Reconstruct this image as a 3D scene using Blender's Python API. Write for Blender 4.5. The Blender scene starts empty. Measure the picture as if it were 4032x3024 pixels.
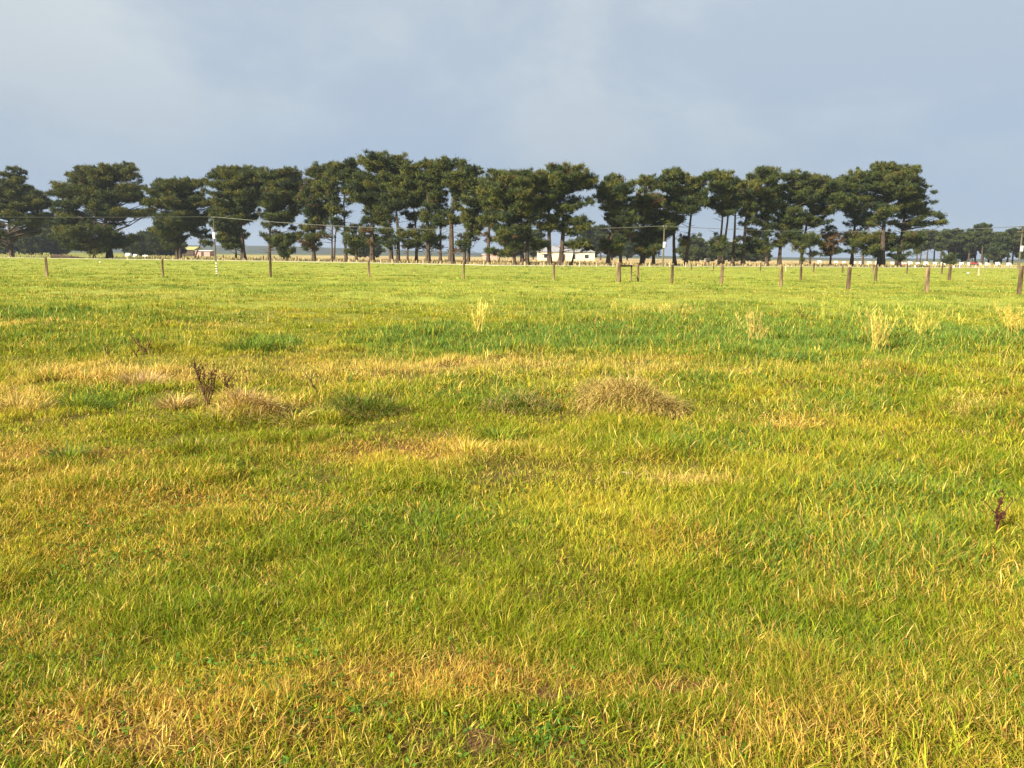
import bpy, math, random
import numpy as np
from mathutils import Vector, Matrix

random.seed(11)
RNG = np.random.default_rng(11)
SC = bpy.context.scene
COL = SC.collection
R = math.radians

# ------------------------------------------------------------------ camera
FPX, W0, H0 = 3100.0, 4032.0, 3024.0
CAMZ = 1.5
PITCH = math.atan((1512.0 - 1006.0) / FPX)
ROLL = math.atan(0.0105)
fw = np.array([0, math.cos(PITCH), -math.sin(PITCH)])
r0 = np.array([1.0, 0, 0]); u0 = np.array([0, math.sin(PITCH), math.cos(PITCH)])
rt = math.cos(ROLL) * r0 + math.sin(ROLL) * u0
up = math.cos(ROLL) * u0 - math.sin(ROLL) * r0
cd = bpy.data.cameras.new('camera'); cam = bpy.data.objects.new('camera', cd); COL.objects.link(cam)
cd.sensor_width = 36.0; cd.lens = 36.0 * FPX / W0
cd.clip_start = 0.05; cd.clip_end = 20000
m = Matrix.Identity(4)
for i in range(3):
    m[i][0] = rt[i]; m[i][1] = up[i]; m[i][2] = -fw[i]
m[2][3] = CAMZ
cam.matrix_world = m
SC.camera = cam

def ray(px, py):
    return fw + rt * ((px - W0/2) / FPX) - up * ((py - H0/2) / FPX)
def gp(px, py):
    """where a spot of the photograph lies on the flat ground"""
    d = ray(px, py); t = CAMZ / -d[2]
    return d[0]*t, d[1]*t
def at(px, py, Y):
    d = ray(px, py); t = Y / d[1]
    return d[0]*t, CAMZ + d[2]*t
def proj(x, y, z=0.0):
    v = np.stack([np.asarray(x, float), np.asarray(y, float), np.zeros_like(np.asarray(x, float)) + z - CAMZ], -1)
    dz = np.maximum(v @ fw, 0.05)
    return W0/2 + FPX*(v @ rt)/dz, H0/2 - FPX*(v @ up)/dz

# ------------------------------------------------------------------ noise
_tab = np.random.default_rng(5).random((256, 256))
def vn(x, y, s=0):
    x = np.asarray(x, float) + s*17.31; y = np.asarray(y, float) + s*9.77
    xi = np.floor(x).astype(int); yi = np.floor(y).astype(int)
    fx = x - xi; fy = y - yi
    fx = fx*fx*(3-2*fx); fy = fy*fy*(3-2*fy)
    a = _tab[xi & 255, yi & 255]; b = _tab[(xi+1) & 255, yi & 255]
    c = _tab[xi & 255, (yi+1) & 255]; d = _tab[(xi+1) & 255, (yi+1) & 255]
    return (a*(1-fx)+b*fx)*(1-fy) + (c*(1-fx)+d*fx)*fy
def fbm(x, y, s=0, o=4):
    v = 0; a = 0.5; n = 0
    for k in range(o):
        v = v + a*vn(x, y, s+k*3); n += a; a *= 0.5; x = x*2.03; y = y*2.03
    return v/n
def sstep(a, b, x):
    t = np.clip((x-a)/(b-a), 0, 1); return t*t*(3-2*t)

# ------------------------------------------------------------------ materials
def mat(name):
    mt = bpy.data.materials.new(name); mt.use_nodes = True
    nt = mt.node_tree; nt.nodes.clear()
    out = nt.nodes.new('ShaderNodeOutputMaterial')
    return mt, nt, out
def plain(name, c1, c2, scale=6, rough=0.8, stretch=(1,1,1), bump=0.0, detail=5):
    mt, nt, out = mat(name); N = nt.nodes.new; L = nt.links.new
    tc = N('ShaderNodeTexCoord'); mp = N('ShaderNodeMapping'); mp.inputs['Scale'].default_value = stretch
    nz = N('ShaderNodeTexNoise'); nz.inputs['Scale'].default_value = scale; nz.inputs['Detail'].default_value = detail
    rp = N('ShaderNodeValToRGB'); rp.color_ramp.elements[0].position = 0.35; rp.color_ramp.elements[1].position = 0.68
    rp.color_ramp.elements[0].color = (*c1, 1); rp.color_ramp.elements[1].color = (*c2, 1)
    b = N('ShaderNodeBsdfPrincipled'); b.inputs['Roughness'].default_value = rough
    b.inputs['Specular IOR Level'].default_value = 0.25
    L(tc.outputs['Object'], mp.inputs['Vector']); L(mp.outputs[0], nz.inputs['Vector'])
    L(nz.outputs['Fac'], rp.inputs['Fac']); L(rp.outputs[0], b.inputs['Base Color']); L(b.outputs[0], out.inputs[0])
    if bump:
        bp = N('ShaderNodeBump'); bp.inputs['Strength'].default_value = bump; bp.inputs['Distance'].default_value = 0.02
        L(nz.outputs['Fac'], bp.inputs['Height']); L(bp.outputs[0], b.inputs['Normal'])
    return mt
def leafy(name, trans=0.35, rough=0.55, spec=0.2, tint=(1.1,1.05,0.6)):
    """blades and needles: colour attribute, thin leaf that lets some light through"""
    mt, nt, out = mat(name); N = nt.nodes.new; L = nt.links.new
    a = N('ShaderNodeAttribute'); a.attribute_name = 'Col'
    b = N('ShaderNodeBsdfPrincipled'); b.inputs['Roughness'].default_value = rough
    b.inputs['Specular IOR Level'].default_value = spec
    t = N('ShaderNodeBsdfTranslucent'); mx = N('ShaderNodeMixShader'); mx.inputs[0].default_value = trans
    mu = N('ShaderNodeMix'); mu.data_type = 'RGBA'; mu.blend_type = 'MULTIPLY'; mu.inputs[0].default_value = 1
    mu.inputs[7].default_value = (*tint, 1)
    L(a.outputs['Color'], b.inputs['Base Color']); L(a.outputs['Color'], mu.inputs[6]); L(mu.outputs[2], t.inputs['Color'])
    L(b.outputs[0], mx.inputs[1]); L(t.outputs[0], mx.inputs[2]); L(mx.outputs[0], out.inputs[0])
    return mt
M = {}
M['grass'] = leafy('grass_blades', 0.34, .7, .04)
M['needles'] = leafy('pine_needles', 0.18, 0.6, 0.15, (1.1,1.0,0.6))
M['weed'] = leafy('dry_weed', 0.25, 0.7, 0.1, (1,1,0.9))
M['bark'] = plain('pine_bark', (0.030,0.021,0.015), (0.10,0.068,0.045), 5, 0.9, (1,1,0.35), 0.4)
M['post_tan'] = plain('weathered_post', (0.085,0.052,0.027), (0.29,0.20,0.11), 7, 0.85, (1,1,0.22), 0.5)
M['post_brown'] = plain('dark_weathered_post', (0.05,0.032,0.018), (0.17,0.105,0.058), 7, 0.85, (1,1,0.22), 0.5)
M['post_pale'] = plain('pale_post', (0.32,0.24,0.15), (0.55,0.45,0.30), 7, 0.85, (1,1,0.25), 0.4)
M['pole'] = plain('pole_timber', (0.07,0.06,0.035), (0.15,0.13,0.08), 2, 0.8, (1,1,0.1))
M['wire'] = plain('wire_metal', (0.10,0.10,0.075), (0.15,0.15,0.11), 2, 0.5)
M['white'] = plain('white_paint', (0.52,0.51,0.47), (0.70,0.69,0.65), 3, 0.5)
M['cream'] = plain('cream_wall', (0.52,0.46,0.33), (0.62,0.55,0.40), 1.2, 0.7)
M['pink'] = plain('pink_brick', (0.42,0.24,0.19), (0.55,0.33,0.26), 4, 0.85)
M['brownwall'] = plain('brown_boards', (0.06,0.045,0.03), (0.10,0.07,0.05), 2, 0.85)
M['roof'] = plain('grey_roof', (0.20,0.20,0.20), (0.30,0.30,0.31), 2, 0.5)
M['roofyellow'] = plain('lichen_roof', (0.35,0.30,0.10), (0.45,0.40,0.16), 2, 0.7)
M['glass'] = plain('dark_glass', (0.02,0.025,0.03), (0.04,0.045,0.05), 2, 0.15)
M['red'] = plain('red_paint', (0.25,0.04,0.03), (0.36,0.06,0.045), 3, 0.4)
M['tyre'] = plain('tyre_rubber', (0.02,0.02,0.02), (0.035,0.035,0.035), 6, 0.8)
M['grey'] = plain('grey_metal', (0.30,0.31,0.31), (0.42,0.43,0.43), 3, 0.5)
M['hill'] = plain('hill_forest', (0.02,0.028,0.02), (0.04,0.05,0.03), 0.02, 1.0)
M['gravel'] = plain('pale_gravel', (0.36,0.33,0.24), (0.50,0.46,0.35), 1.5, 0.95)
M['stone'] = plain('pale_stone', (0.55,0.53,0.48), (0.75,0.73,0.68), 20, 0.9)

# ------------------------------------------------------------------ mesh helpers
def mesh_np(name, V, T, C=None, mtl=None, smooth=False):
    me = bpy.data.meshes.new(name)
    V = np.ascontiguousarray(V, np.float32); T = np.ascontiguousarray(T, np.int32)
    me.vertices.add(len(V)); me.vertices.foreach_set('co', V.ravel())
    me.loops.add(T.size); me.loops.foreach_set('vertex_index', T.ravel())
    me.polygons.add(len(T)); me.polygons.foreach_set('loop_start', np.arange(0, T.size, T.shape[1], dtype=np.int32))
    if smooth: me.polygons.foreach_set('use_smooth', np.ones(len(T), bool))
    me.update(calc_edges=True)
    if C is not None:
        ca = me.color_attributes.new('Col', 'FLOAT_COLOR', 'POINT')
        c4 = np.ones((len(V), 4), np.float32); c4[:, :3] = C
        ca.data.foreach_set('color', c4.ravel())
    if mtl: me.materials.append(mtl)
    return me
def link(name, me, parent=None, loc=None):
    o = bpy.data.objects.new(name, me); COL.objects.link(o)
    if parent: o.parent = parent
    if loc is not None: o.location = loc
    return o
def tag(o, label=None, cat=None, group=None, kind=None):
    if label: o['label'] = label
    if cat: o['category'] = cat
    if group: o['group'] = group
    if kind: o['kind'] = kind
    return o
def thing(name, label, cat, loc, rz=0, group=None):
    o = bpy.data.objects.new(name, None); COL.objects.link(o)
    o.location = loc; o.rotation_euler = (0, 0, rz); o.empty_display_size = 0.2
    return tag(o, label, cat, group)

class MB:
    """collects boxes, tubes and prisms for one mesh"""
    def __init__(s): s.v = []; s.f = []
    def box(s, x0, x1, y0, y1, z0, z1, b=0.0):
        n = len(s.v)
        if b <= 0:
            s.v += [(x0,y0,z0),(x1,y0,z0),(x1,y1,z0),(x0,y1,z0),(x0,y0,z1),(x1,y0,z1),(x1,y1,z1),(x0,y1,z1)]
            s.f += [tuple(n+i for i in q) for q in ((3,2,1,0),(4,5,6,7),(0,1,5,4),(1,2,6,5),(2,3,7,6),(3,0,4,7))]
        else:
            rings = [(b, z0), (0, z0+b), (0, z1-b), (b, z1)]
            for (k, z) in rings:
                a0, a1, c0, c1 = x0+k, x1-k, y0+k, y1-k
                e = b
                s.v += [(a0+e,c0,z),(a1-e,c0,z),(a1,c0+e,z),(a1,c1-e,z),(a1-e,c1,z),(a0+e,c1,z),(a0,c1-e,z),(a0,c0+e,z)]
            for k in range(3):
                for i in range(8):
                    j = (i+1) % 8
                    s.f.append((n+k*8+i, n+k*8+j, n+(k+1)*8+j, n+(k+1)*8+i))
            s.f.append(tuple(n+i for i in range(7,-1,-1))); s.f.append(tuple(n+24+i for i in range(8)))
    def tube(s, pts, rad, n=8, cap=True):
        pts = [Vector(p) for p in pts]; base = len(s.v)
        for i, p in enumerate(pts):
            d = (pts[min(i+1, len(pts)-1)] - pts[max(i-1, 0)]).normalized()
            a = Vector((1,0,0)) if abs(d.x) < 0.8 else Vector((0,1,0))
            e1 = d.cross(a).normalized(); e2 = d.cross(e1)
            r = rad[i] if hasattr(rad, '__len__') else rad
            for k in range(n):
                t = 2*math.pi*k/n
                s.v.append(tuple(p + e1*math.cos(t)*r + e2*math.sin(t)*r))
        for i in range(len(pts)-1):
            for k in range(n):
                j = (k+1) % n
                s.f.append((base+i*n+k, base+i*n+j, base+(i+1)*n+j, base+(i+1)*n+k))
        if cap:
            s.f.append(tuple(base+k for k in range(n-1,-1,-1)))
            s.f.append(tuple(base+(len(pts)-1)*n+k for k in range(n)))
    def poly(s, verts, faces):
        n = len(s.v); s.v += [tuple(v) for v in verts]; s.f += [tuple(n+i for i in f) for f in faces]
    def build(s, name, mtl, parent=None, smooth=False):
        me = bpy.data.meshes.new(name); me.from_pydata(s.v, [], s.f); me.materials.append(mtl)
        if smooth:
            for p in me.polygons: p.use_smooth = True
        me.update()
        return link(name, me, parent)

# ------------------------------------------------------------------ terrain
def tree_base_y(px):
    return np.interp(px, [-600,0,420,1000,1240,1700,2000,2300,2900,3400,4032,4600],
                     [1006,1012,1017,1025,1029,1037,1043,1045,1047,1050,1053,1057])
def height(x, y):
    d = np.hypot(x, y)
    h = (fbm(x*0.55, y*0.55, 3, 3)-0.5)*0.16 + (fbm(x*1.9, y*1.9, 8, 3)-0.5)*0.085
    h = h + (fbm(x*.16, y*.30, 14, 3)-.5)*.30*sstep(9, 22, d)*(1-.55*sstep(70, 160, d))
    h = h + .055*sstep(.58, .74, fbm(x*1.15, y*1.15, 77, 3))*sstep(4, 7, d)*(1-sstep(18, 30, d))
    return h*(1-0.6*sstep(9, 60, d)) - 0.01
# the mounds, wet strip and worn spots of the paddock, laid out as spots of ground (centre, half size)
PATCH = {
 'lush': [(3000,1325,600,72,1.0),(2300,1335,460,60,1.0),(3750,1340,440,66,1.0),(1560,1350,330,42,.6),(1080,1362,120,38,1),
          (330,1345,380,40,.55),(140,1235,200,26,.6),(700,1240,200,22,.3),(1950,1545,300,45,.7),(3600,1960,500,110,.55),(2950,1370,200,35,.8),
          (450,1560,240,45,.5),(3250,1600,240,50,.5),(2900,1520,300,40,.35),(1150,1640,220,35,.35),(1900,2050,400,90,.35),(3100,2500,500,120,.3),(3450,2150,650,190,.5),(2800,1730,300,60,.35)],
 'tan':  [(600,1478,480,48,1.0),(1600,1448,580,42,1.0),(2050,1432,360,34,.95),(2420,1452,330,26,.7),(60,1565,150,45,.9),(1000,1590,250,38,.8),
          (560,1490,150,40,.7),(2480,1560,210,60,.7),(60,1270,330,16,.8),(860,1270,150,18,.5),(2620,1212,130,14,.8),(3050,1455,500,22,.5),(3800,1600,120,30,.5),
          (520,1160,420,14,.3),(2760,1885,190,30,1.0)],
 'orange': [(90,1780,220,55,.9),(450,1795,180,38,.7),(300,1900,480,60,.55),(1830,1780,280,50,.9),(1350,1800,420,45,.55),(3130,1662,170,26,.9),(650,1990,500,60,.45),
          (700,2860,850,170,.9),(1750,2690,480,90,.95),(2900,2890,500,110,.5),(150,2500,300,90,.5),(2560,1420,200,18,.6),(2700,2150,240,60,.35),(3300,2350,160,45,.4),(2400,2700,420,55,.7),(800,1960,700,30,.4)],
 'soil': [(2190,2738,170,62,1.0),(2580,2690,230,50,.9),(1905,2945,110,60,.75),(2030,1885,120,20,.6),(2420,1885,130,16,.7),(700,2930,240,45,.6),(380,2980,120,40,.5),(1330,2730,130,40,.5),(1640,2960,110,40,.5),(450,2560,110,26,.4)],
}
def patches(x, y):
    px, py = proj(x, y, 0.0)
    d = np.hypot(x, y)
    jx = (fbm(x*0.9, y*0.9, 21, 3)-.5); jy = (fbm(x*0.9, y*0.9, 27, 3)-.5)
    out = {}
    for k, lst in PATCH.items():
        v = np.zeros_like(px)
        for cx, cy, rx, ry, wgt in lst:
            q = ((px-cx)/rx + jx*.8)**2 + ((py-cy)/ry + jy*.8)**2
            v = np.maximum(v, wgt*np.exp(-np.minimum(q, 50)**1.5*0.8))
        v[d < 1.2] = 0
        out[k] = v
    n1 = fbm(x*0.35, y*0.35, 31, 4); n2 = fbm(x*0.8, y*0.8, 41, 4); n3 = fbm(x*0.12, y*0.3, 51, 4)
    out['lush'] = np.clip(out['lush'] + 0.5*sstep(.56,.70,n1)*(d < 60)*(.25+.75*sstep(6,10,d)) + .25*sstep(.55,.7,n3)*sstep(6,10,d), 0, 1)
    out['orange'] = np.clip(out['orange'] + 0.30*sstep(.57,.70,n2)*(1-sstep(8,25,d)), 0, 1)*(1-.7*out['lush'])
    out['tan'] = np.clip(out['tan'] + 0.22*sstep(.56,.68,fbm(x*.5,y*.9,61,4)), 0, 1)*(1-.6*out['lush'])
    out['far'] = sstep(16, 34, d)
    return out
GREEN = np.array([0.180,0.225,0.012]); YELL = np.array([0.41,0.362,0.034]); LUSH = np.array([0.128,0.212,0.034])
STRAW = np.array([0.62,0.455,0.125]); ORNG = np.array([0.50,0.335,0.060]); SOIL = np.array([0.155,0.075,0.040])
FARG = np.array([0.255,0.280,0.046]); DRY = np.array([0.40,0.30,0.15]); DEAD = np.array([0.27,0.135,0.040])

# where the paddock ends and the roadside begins: a track runs along the trees
def track_y(x):
    """depth of the near edge of the track at lateral position x (world)"""
    return np.interp(x, TRK[:, 0], TRK[:, 1])
_t = [gp(px, float(tree_base_y(px)) + 3.0) for px in range(-900, 5000, 120)]
TRK = np.array(sorted(_t))

def ground_colour(x, y):
    p = patches(x, y); d = np.hypot(x, y)
    n = fbm(x*0.25, y*0.12, 71, 5)[:, None]
    near = np.array([0.115,0.088,0.024])*(1+0*n)
    near = near*(1-p['orange'][:, None]) + np.array([0.155,0.080,0.026])*p['orange'][:, None]
    c = near*(1-p['soil'][:, None]) + SOIL*p['soil'][:, None]
    far = FARG*(0.8+0.4*n)
    far = far*(1-.55*p['lush'][:, None]) + np.array([0.18,0.26,0.045])*.55*p['lush'][:, None]
    far = far*(1-.6*p['tan'][:, None]) + np.array([0.42,0.37,0.11])*.6*p['tan'][:, None]
    k = sstep(7, 30, d)[:, None]
    c = c*(1-k) + far*k
    ty = track_y(x)
    b = sstep(0, 14, y-ty-8)[:, None]
    px, _ = proj(x, y, 0.0)
    dryk = (0.15+0.85*sstep(500, 1500, px)*(1-.7*sstep(3300, 3700, px)))[:, None]
    beyond = DRY*dryk*(.8+.4*n) + np.array([0.20,0.22,0.04])*(1-dryk)
    c = c*(1-b) + beyond*b
    f2 = sstep(450, 900, d)[:, None]
    return c*(1-f2) + np.array([0.10,0.11,0.04])*f2

nr, na = 330, 420
rr = 0.25*np.power(6000/0.25, np.linspace(0, 1, nr))
aa = np.concatenate([np.linspace(-46, 46, 300)*math.pi/180, np.linspace(48, 312, 120)*math.pi/180])
RRm, AA = np.meshgrid(rr, aa, indexing='ij')
gx = (RRm*np.sin(AA)).ravel(); gy = (RRm*np.cos(AA)).ravel()
gz = height(gx, gy)
gx = np.append(gx, 0); gy = np.append(gy, 0); gz = np.append(gz, 0)
ii, jj = np.meshgrid(np.arange(nr-1), np.arange(na), indexing='ij')
jn = (jj+1) % na
Q = np.stack([ii*na+jj, (ii+1)*na+jj, (ii+1)*na+jn, ii*na+jn], -1).reshape(-1, 4)
T = np.concatenate([Q[:, [0,1,2]], Q[:, [0,2,3]]])
cen = np.stack([np.full(na, nr*na), np.arange(na), (np.arange(na)+1) % na], -1)
T = np.concatenate([T, cen])
mt, nt, out = mat('paddock_ground'); N = nt.nodes.new; L = nt.links.new
a = N('ShaderNodeAttribute'); a.attribute_name = 'Col'
tc = N('ShaderNodeTexCoord'); mp = N('ShaderNodeMapping'); mp.inputs['Scale'].default_value = (1, 0.45, 1)
n1 = N('ShaderNodeTexNoise'); n1.inputs['Scale'].default_value = 0.9; n1.inputs['Detail'].default_value = 8; n1.inputs['Roughness'].default_value = .7
r1 = N('ShaderNodeMapRange'); r1.inputs[1].default_value = .3; r1.inputs[2].default_value = .7; r1.inputs[3].default_value = .6; r1.inputs[4].default_value = 1.3
mu = N('ShaderNodeMix'); mu.data_type = 'RGBA'; mu.blend_type = 'MULTIPLY'; mu.inputs[0].default_value = 1
b = N('ShaderNodeBsdfPrincipled'); b.inputs['Roughness'].default_value = .95; b.inputs['Specular IOR Level'].default_value = .05
bp = N('ShaderNodeBump'); bp.inputs['Strength'].default_value = .8; bp.inputs['Distance'].default_value = .06
L(tc.outputs['Object'], mp.inputs[0]); L(mp.outputs[0], n1.inputs['Vector']); L(n1.outputs['Fac'], r1.inputs[0])
L(a.outputs['Color'], mu.inputs[6]); L(r1.outputs[0], mu.inputs[7]); L(mu.outputs[2], b.inputs['Base Color'])
L(n1.outputs['Fac'], bp.inputs['Height']); L(bp.outputs[0], b.inputs['Normal']); L(b.outputs[0], out.inputs[0])
me = mesh_np('ground', np.stack([gx, gy, gz], -1), T, ground_colour(gx, gy), mt, True)
tag(link('ground', me), kind='structure')

# gravel track along the trees, a thin sheet just above the ground
tv = []; tf = []
for i, (x, y) in enumerate(TRK):
    w = 5.5
    tv += [(x, y, 0.03), (x, y+w, 0.03), (x, y, -0.3), (x, y+w, -0.3)]
    if i:
        n = 4*i
        tf += [(n-4, n, n+1, n-3), (n-4, n-2, n+2, n), (n-3, n+1, n+3, n-1)]
me = bpy.data.meshes.new('gravel_track'); me.from_pydata(tv, [], tf); me.materials.append(M['gravel'])
tag(link('gravel_track', me), kind='structure')

# ------------------------------------------------------------------ blades
def blades(P, az, lean, L_, w, C, curl=0.6, seg=3, tipc=None):
    """P base points; az heading; lean 0..1 at the base; curl adds bend along the blade. Triangles only."""
    n = len(P)
    hd = np.stack([np.cos(az), np.sin(az), np.zeros(n)], -1)
    sd = np.stack([-np.sin(az), np.cos(az), np.zeros(n)], -1)
    tw = RNG.uniform(-0.9, 0.9, n)
    sd = sd*np.cos(tw)[:, None] + hd*np.sin(tw)[:, None]
    th = lean.copy()
    pts = [P]; q = P.copy()
    for k in range(seg):
        d = hd*np.sin(th)[:, None] + np.array([0,0,1.0])*np.cos(th)[:, None]
        q = q + d*(L_/seg)[:, None]; pts.append(q); th = th + curl/seg*RNG.uniform(.6, 1.4, n)
    V = []; Cc = []
    prof = {1: [1.0], 2: [1.0, .85], 3: [.75, 1.0, .65], 4: [.7, 1, .85, .5]}[seg]
    for k in range(seg):
        hw = (w*0.5*prof[k])[:, None]*sd
        V += [pts[k]-hw, pts[k]+hw]
    V.append(pts[seg])
    nv = 2*seg+1
    V = np.stack(V, 1).reshape(-1, 3)
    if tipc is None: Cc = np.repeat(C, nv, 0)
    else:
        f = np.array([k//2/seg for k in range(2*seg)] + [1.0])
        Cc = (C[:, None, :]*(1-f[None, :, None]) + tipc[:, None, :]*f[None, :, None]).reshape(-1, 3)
    tr = []
    for k in range(seg-1):
        o = 2*k; tr += [(o, o+1, o+2), (o+1, o+3, o+2)]
    tr.append((2*seg-2, 2*seg-1, 2*seg))
    T = (np.array(tr)[None] + (np.arange(n)*nv)[:, None, None]).reshape(-1, 3)
    return V, T, Cc
def join(parts):
    V = []; T = []; C = []; o = 0
    for v, t, c in parts:
        V.append(v); T.append(t+o); C.append(c); o += len(v)
    return np.concatenate(V), np.concatenate(T), np.concatenate(C)

def sample_field(d0, d1, n, tuft=None, tuft_r=0.05):
    """points over the view wedge with margin, equally many per ring of relative width"""
    nt_ = n if tuft is None else max(1, n//tuft)
    d = d0*np.power(d1/d0, RNG.random(nt_))
    half = math.tan(R(37))*d + 1.6
    x = RNG.uniform(-1, 1, nt_)*half
    # keep the density honest near the camera, where the margin widens the strip
    if tuft is None: return x, d, None, None
    k = np.repeat(np.arange(nt_), tuft)
    ang = RNG.uniform(0, 2*np.pi, len(k)); rad = np.sqrt(RNG.random(len(k)))
    rs = (tuft_r*RNG.uniform(.5, 1.5, nt_))[k]
    return x[k]+np.cos(ang)*rad*rs, d[k]+np.sin(ang)*rad*rs, ang, rad
GP = []
def grass_band(d0, d1, n, w, seg, tuft=14, tr=0.06, tuft_share=0.6, hscale=1.0):
    for mode in (0, 1):
        cnt = int(n*(tuft_share if mode else 1-tuft_share))
        x, y, ang, rad = sample_field(d0, d1, cnt, tuft if mode else None, tr)
        p = patches(x, y); d = np.hypot(x, y)
        keep = (RNG.random(len(x)) > p['soil']*0.86) & (y < track_y(x)-0.5)
        cl = fbm(x*2.6, y*2.6, 91, 3)
        keep &= RNG.random(len(x)) < 0.55+0.9*sstep(.35,.6,cl)
        ix = np.nonzero(keep)[0]
        x = x[ix]; y = y[ix]; d = d[ix]; cl = cl[ix]; p = {k: v[ix] for k, v in p.items()}; m_ = len(x)
        px, py = proj(x, y, 0.0)
        rightness = sstep(1400, 3300, px)*(1-sstep(7, 12, d))
        hh = 0.037 + (0.032+.052*sstep(6,11,d))*p['lush'] + 0.03*p['tan'] + 0.024*rightness + 0.030*sstep(.5,.72,cl) + .010*sstep(5,12,d) + .045*sstep(.58,.74,fbm(x*1.15, y*1.15, 77, 3))*sstep(4,7,d)
        hh = np.minimum(hh*RNG.lognormal(0, .30, m_), hh*1.7)*hscale
        lean = np.abs(RNG.normal(.35, .32, m_)); curl = RNG.uniform(.3, 1.8, m_)
        az = RNG.uniform(0, 2*np.pi, m_)
        bias = RNG.random(m_) < .35
        az[bias] = RNG.normal(R(150), .7, bias.sum())
        if mode:
            lean = .12 + rad[ix]*.65 + RNG.normal(0, .1, m_); az = ang[ix] + RNG.normal(0, .5, m_)
        # kinds of blade: green, yellow, lush, straw, orange
        u = RNG.random((m_, 1))
        gn = fbm(x*1.3, y*1.3, 101, 3)[:, None]
        yellow = np.clip(.34 + (gn-.5)*1.6 + .25*p['far'][:, None], .05, .95)
        c = np.where(RNG.random((m_, 1)) < yellow, YELL, GREEN)
        fy = p['far'][:, None]
        c = c*(1-fy*.8) + FARG*(fy*.8)*(.66+.58*sstep(.34,.64,fbm(x*.22, y*.55, 131, 4)))[:, None]
        c = np.where(RNG.random((m_, 1)) < p['lush'][:, None]*.88, LUSH, c)
        c = np.where(RNG.random((m_, 1)) < (p['orange']*.72+.03)[:, None]*(1-.6*fy), ORNG, c)
        st = RNG.random(m_) < (p['tan']*.80 + .10*(1-.7*p['lush'])*(1-.5*p['far']) + .1*p['orange'])
        c = np.where(st[:, None], STRAW, c)
        dead = RNG.random(m_) < .03+.07*p['orange']
        c = np.where(dead[:, None], DEAD, c)
        lay = (st | dead) & (RNG.random(m_) < .5)
        lean[lay] += .75
        c = c*RNG.lognormal(0, .22, (m_, 1))*(1+RNG.normal(0, .06, (m_, 3)))
        ww = w*RNG.lognormal(0, .3, m_)*np.power(d/math.sqrt(d0*d1), .9)
        ww = np.minimum(ww*(1+.8*p['lush']), hh*0.8)
        P = np.stack([x, y, height(x, y)-.006], -1)
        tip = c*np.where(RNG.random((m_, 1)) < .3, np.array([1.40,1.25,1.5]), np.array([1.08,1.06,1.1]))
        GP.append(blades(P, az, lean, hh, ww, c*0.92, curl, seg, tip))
QUAL = 1.0; HAZE = .00016
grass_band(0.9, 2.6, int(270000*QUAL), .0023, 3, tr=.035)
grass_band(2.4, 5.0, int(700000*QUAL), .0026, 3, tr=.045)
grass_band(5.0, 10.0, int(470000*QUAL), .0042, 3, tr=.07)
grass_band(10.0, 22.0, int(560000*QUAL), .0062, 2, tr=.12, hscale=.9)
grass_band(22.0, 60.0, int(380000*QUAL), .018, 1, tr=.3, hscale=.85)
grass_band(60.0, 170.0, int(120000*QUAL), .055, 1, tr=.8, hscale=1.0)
# long fine seed stalks standing over the sward
def stalks(d0, d1, n, hmin, hmax, w):
    x, y, _, _ = sample_field(d0, d1, n)
    p = patches(x, y); k = RNG.random(n) < .25+.6*p['lush']+.5*p['tan']
    x = x[k]; y = y[k]; n = len(x); d = np.hypot(x, y)
    c = np.where(RNG.random((n, 1)) < .6, STRAW*.95, YELL*1.2)*RNG.lognormal(0, .2, (n, 1))
    GP.append(blades(np.stack([x, y, height(x, y)], -1), RNG.uniform(0, 6.28, n), np.abs(RNG.normal(.15, .2, n)),
                     RNG.uniform(hmin, hmax, n), w*np.power(d/math.sqrt(d0*d1), .8), c, RNG.uniform(.1, 1.0, n), 3))
stalks(1.5, 8, 1100, .06, .14, .0020)
stalks(8, 26, 3500, .15, .42, .006)
# rank darker tufts that cattle leave standing, scattered over the whole paddock
nt_ = 1500; kb = 26
d_ = 9*np.power(125/9, RNG.random(nt_)); x_ = RNG.uniform(-1, 1, nt_)*(math.tan(R(37))*d_+1.6)
ok_ = d_ < track_y(x_)-2; d_ = d_[ok_]; x_ = x_[ok_]; nt_ = len(d_)
k = np.repeat(np.arange(nt_), kb); n = len(k); an = RNG.uniform(0, 6.28, n); q = np.sqrt(RNG.random(n)); rs_ = RNG.uniform(.10, .34, nt_)[k]
x = x_[k]+np.cos(an)*q*rs_*1.5; y = d_[k]+np.sin(an)*q*rs_
c = np.where(RNG.random((nt_, 1)) < .75, np.array([.125,.185,.030]), np.array([.36,.32,.07]))[k]*RNG.lognormal(0, .2, (n, 1))
GP.append(blades(np.stack([x, y, height(x, y)-.01], -1), an, .1+q*.6, RNG.uniform(.08, .20, n), .006*np.power(np.hypot(x, y)/9, .75), c, RNG.uniform(.5, 1.5, n), 2))
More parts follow.
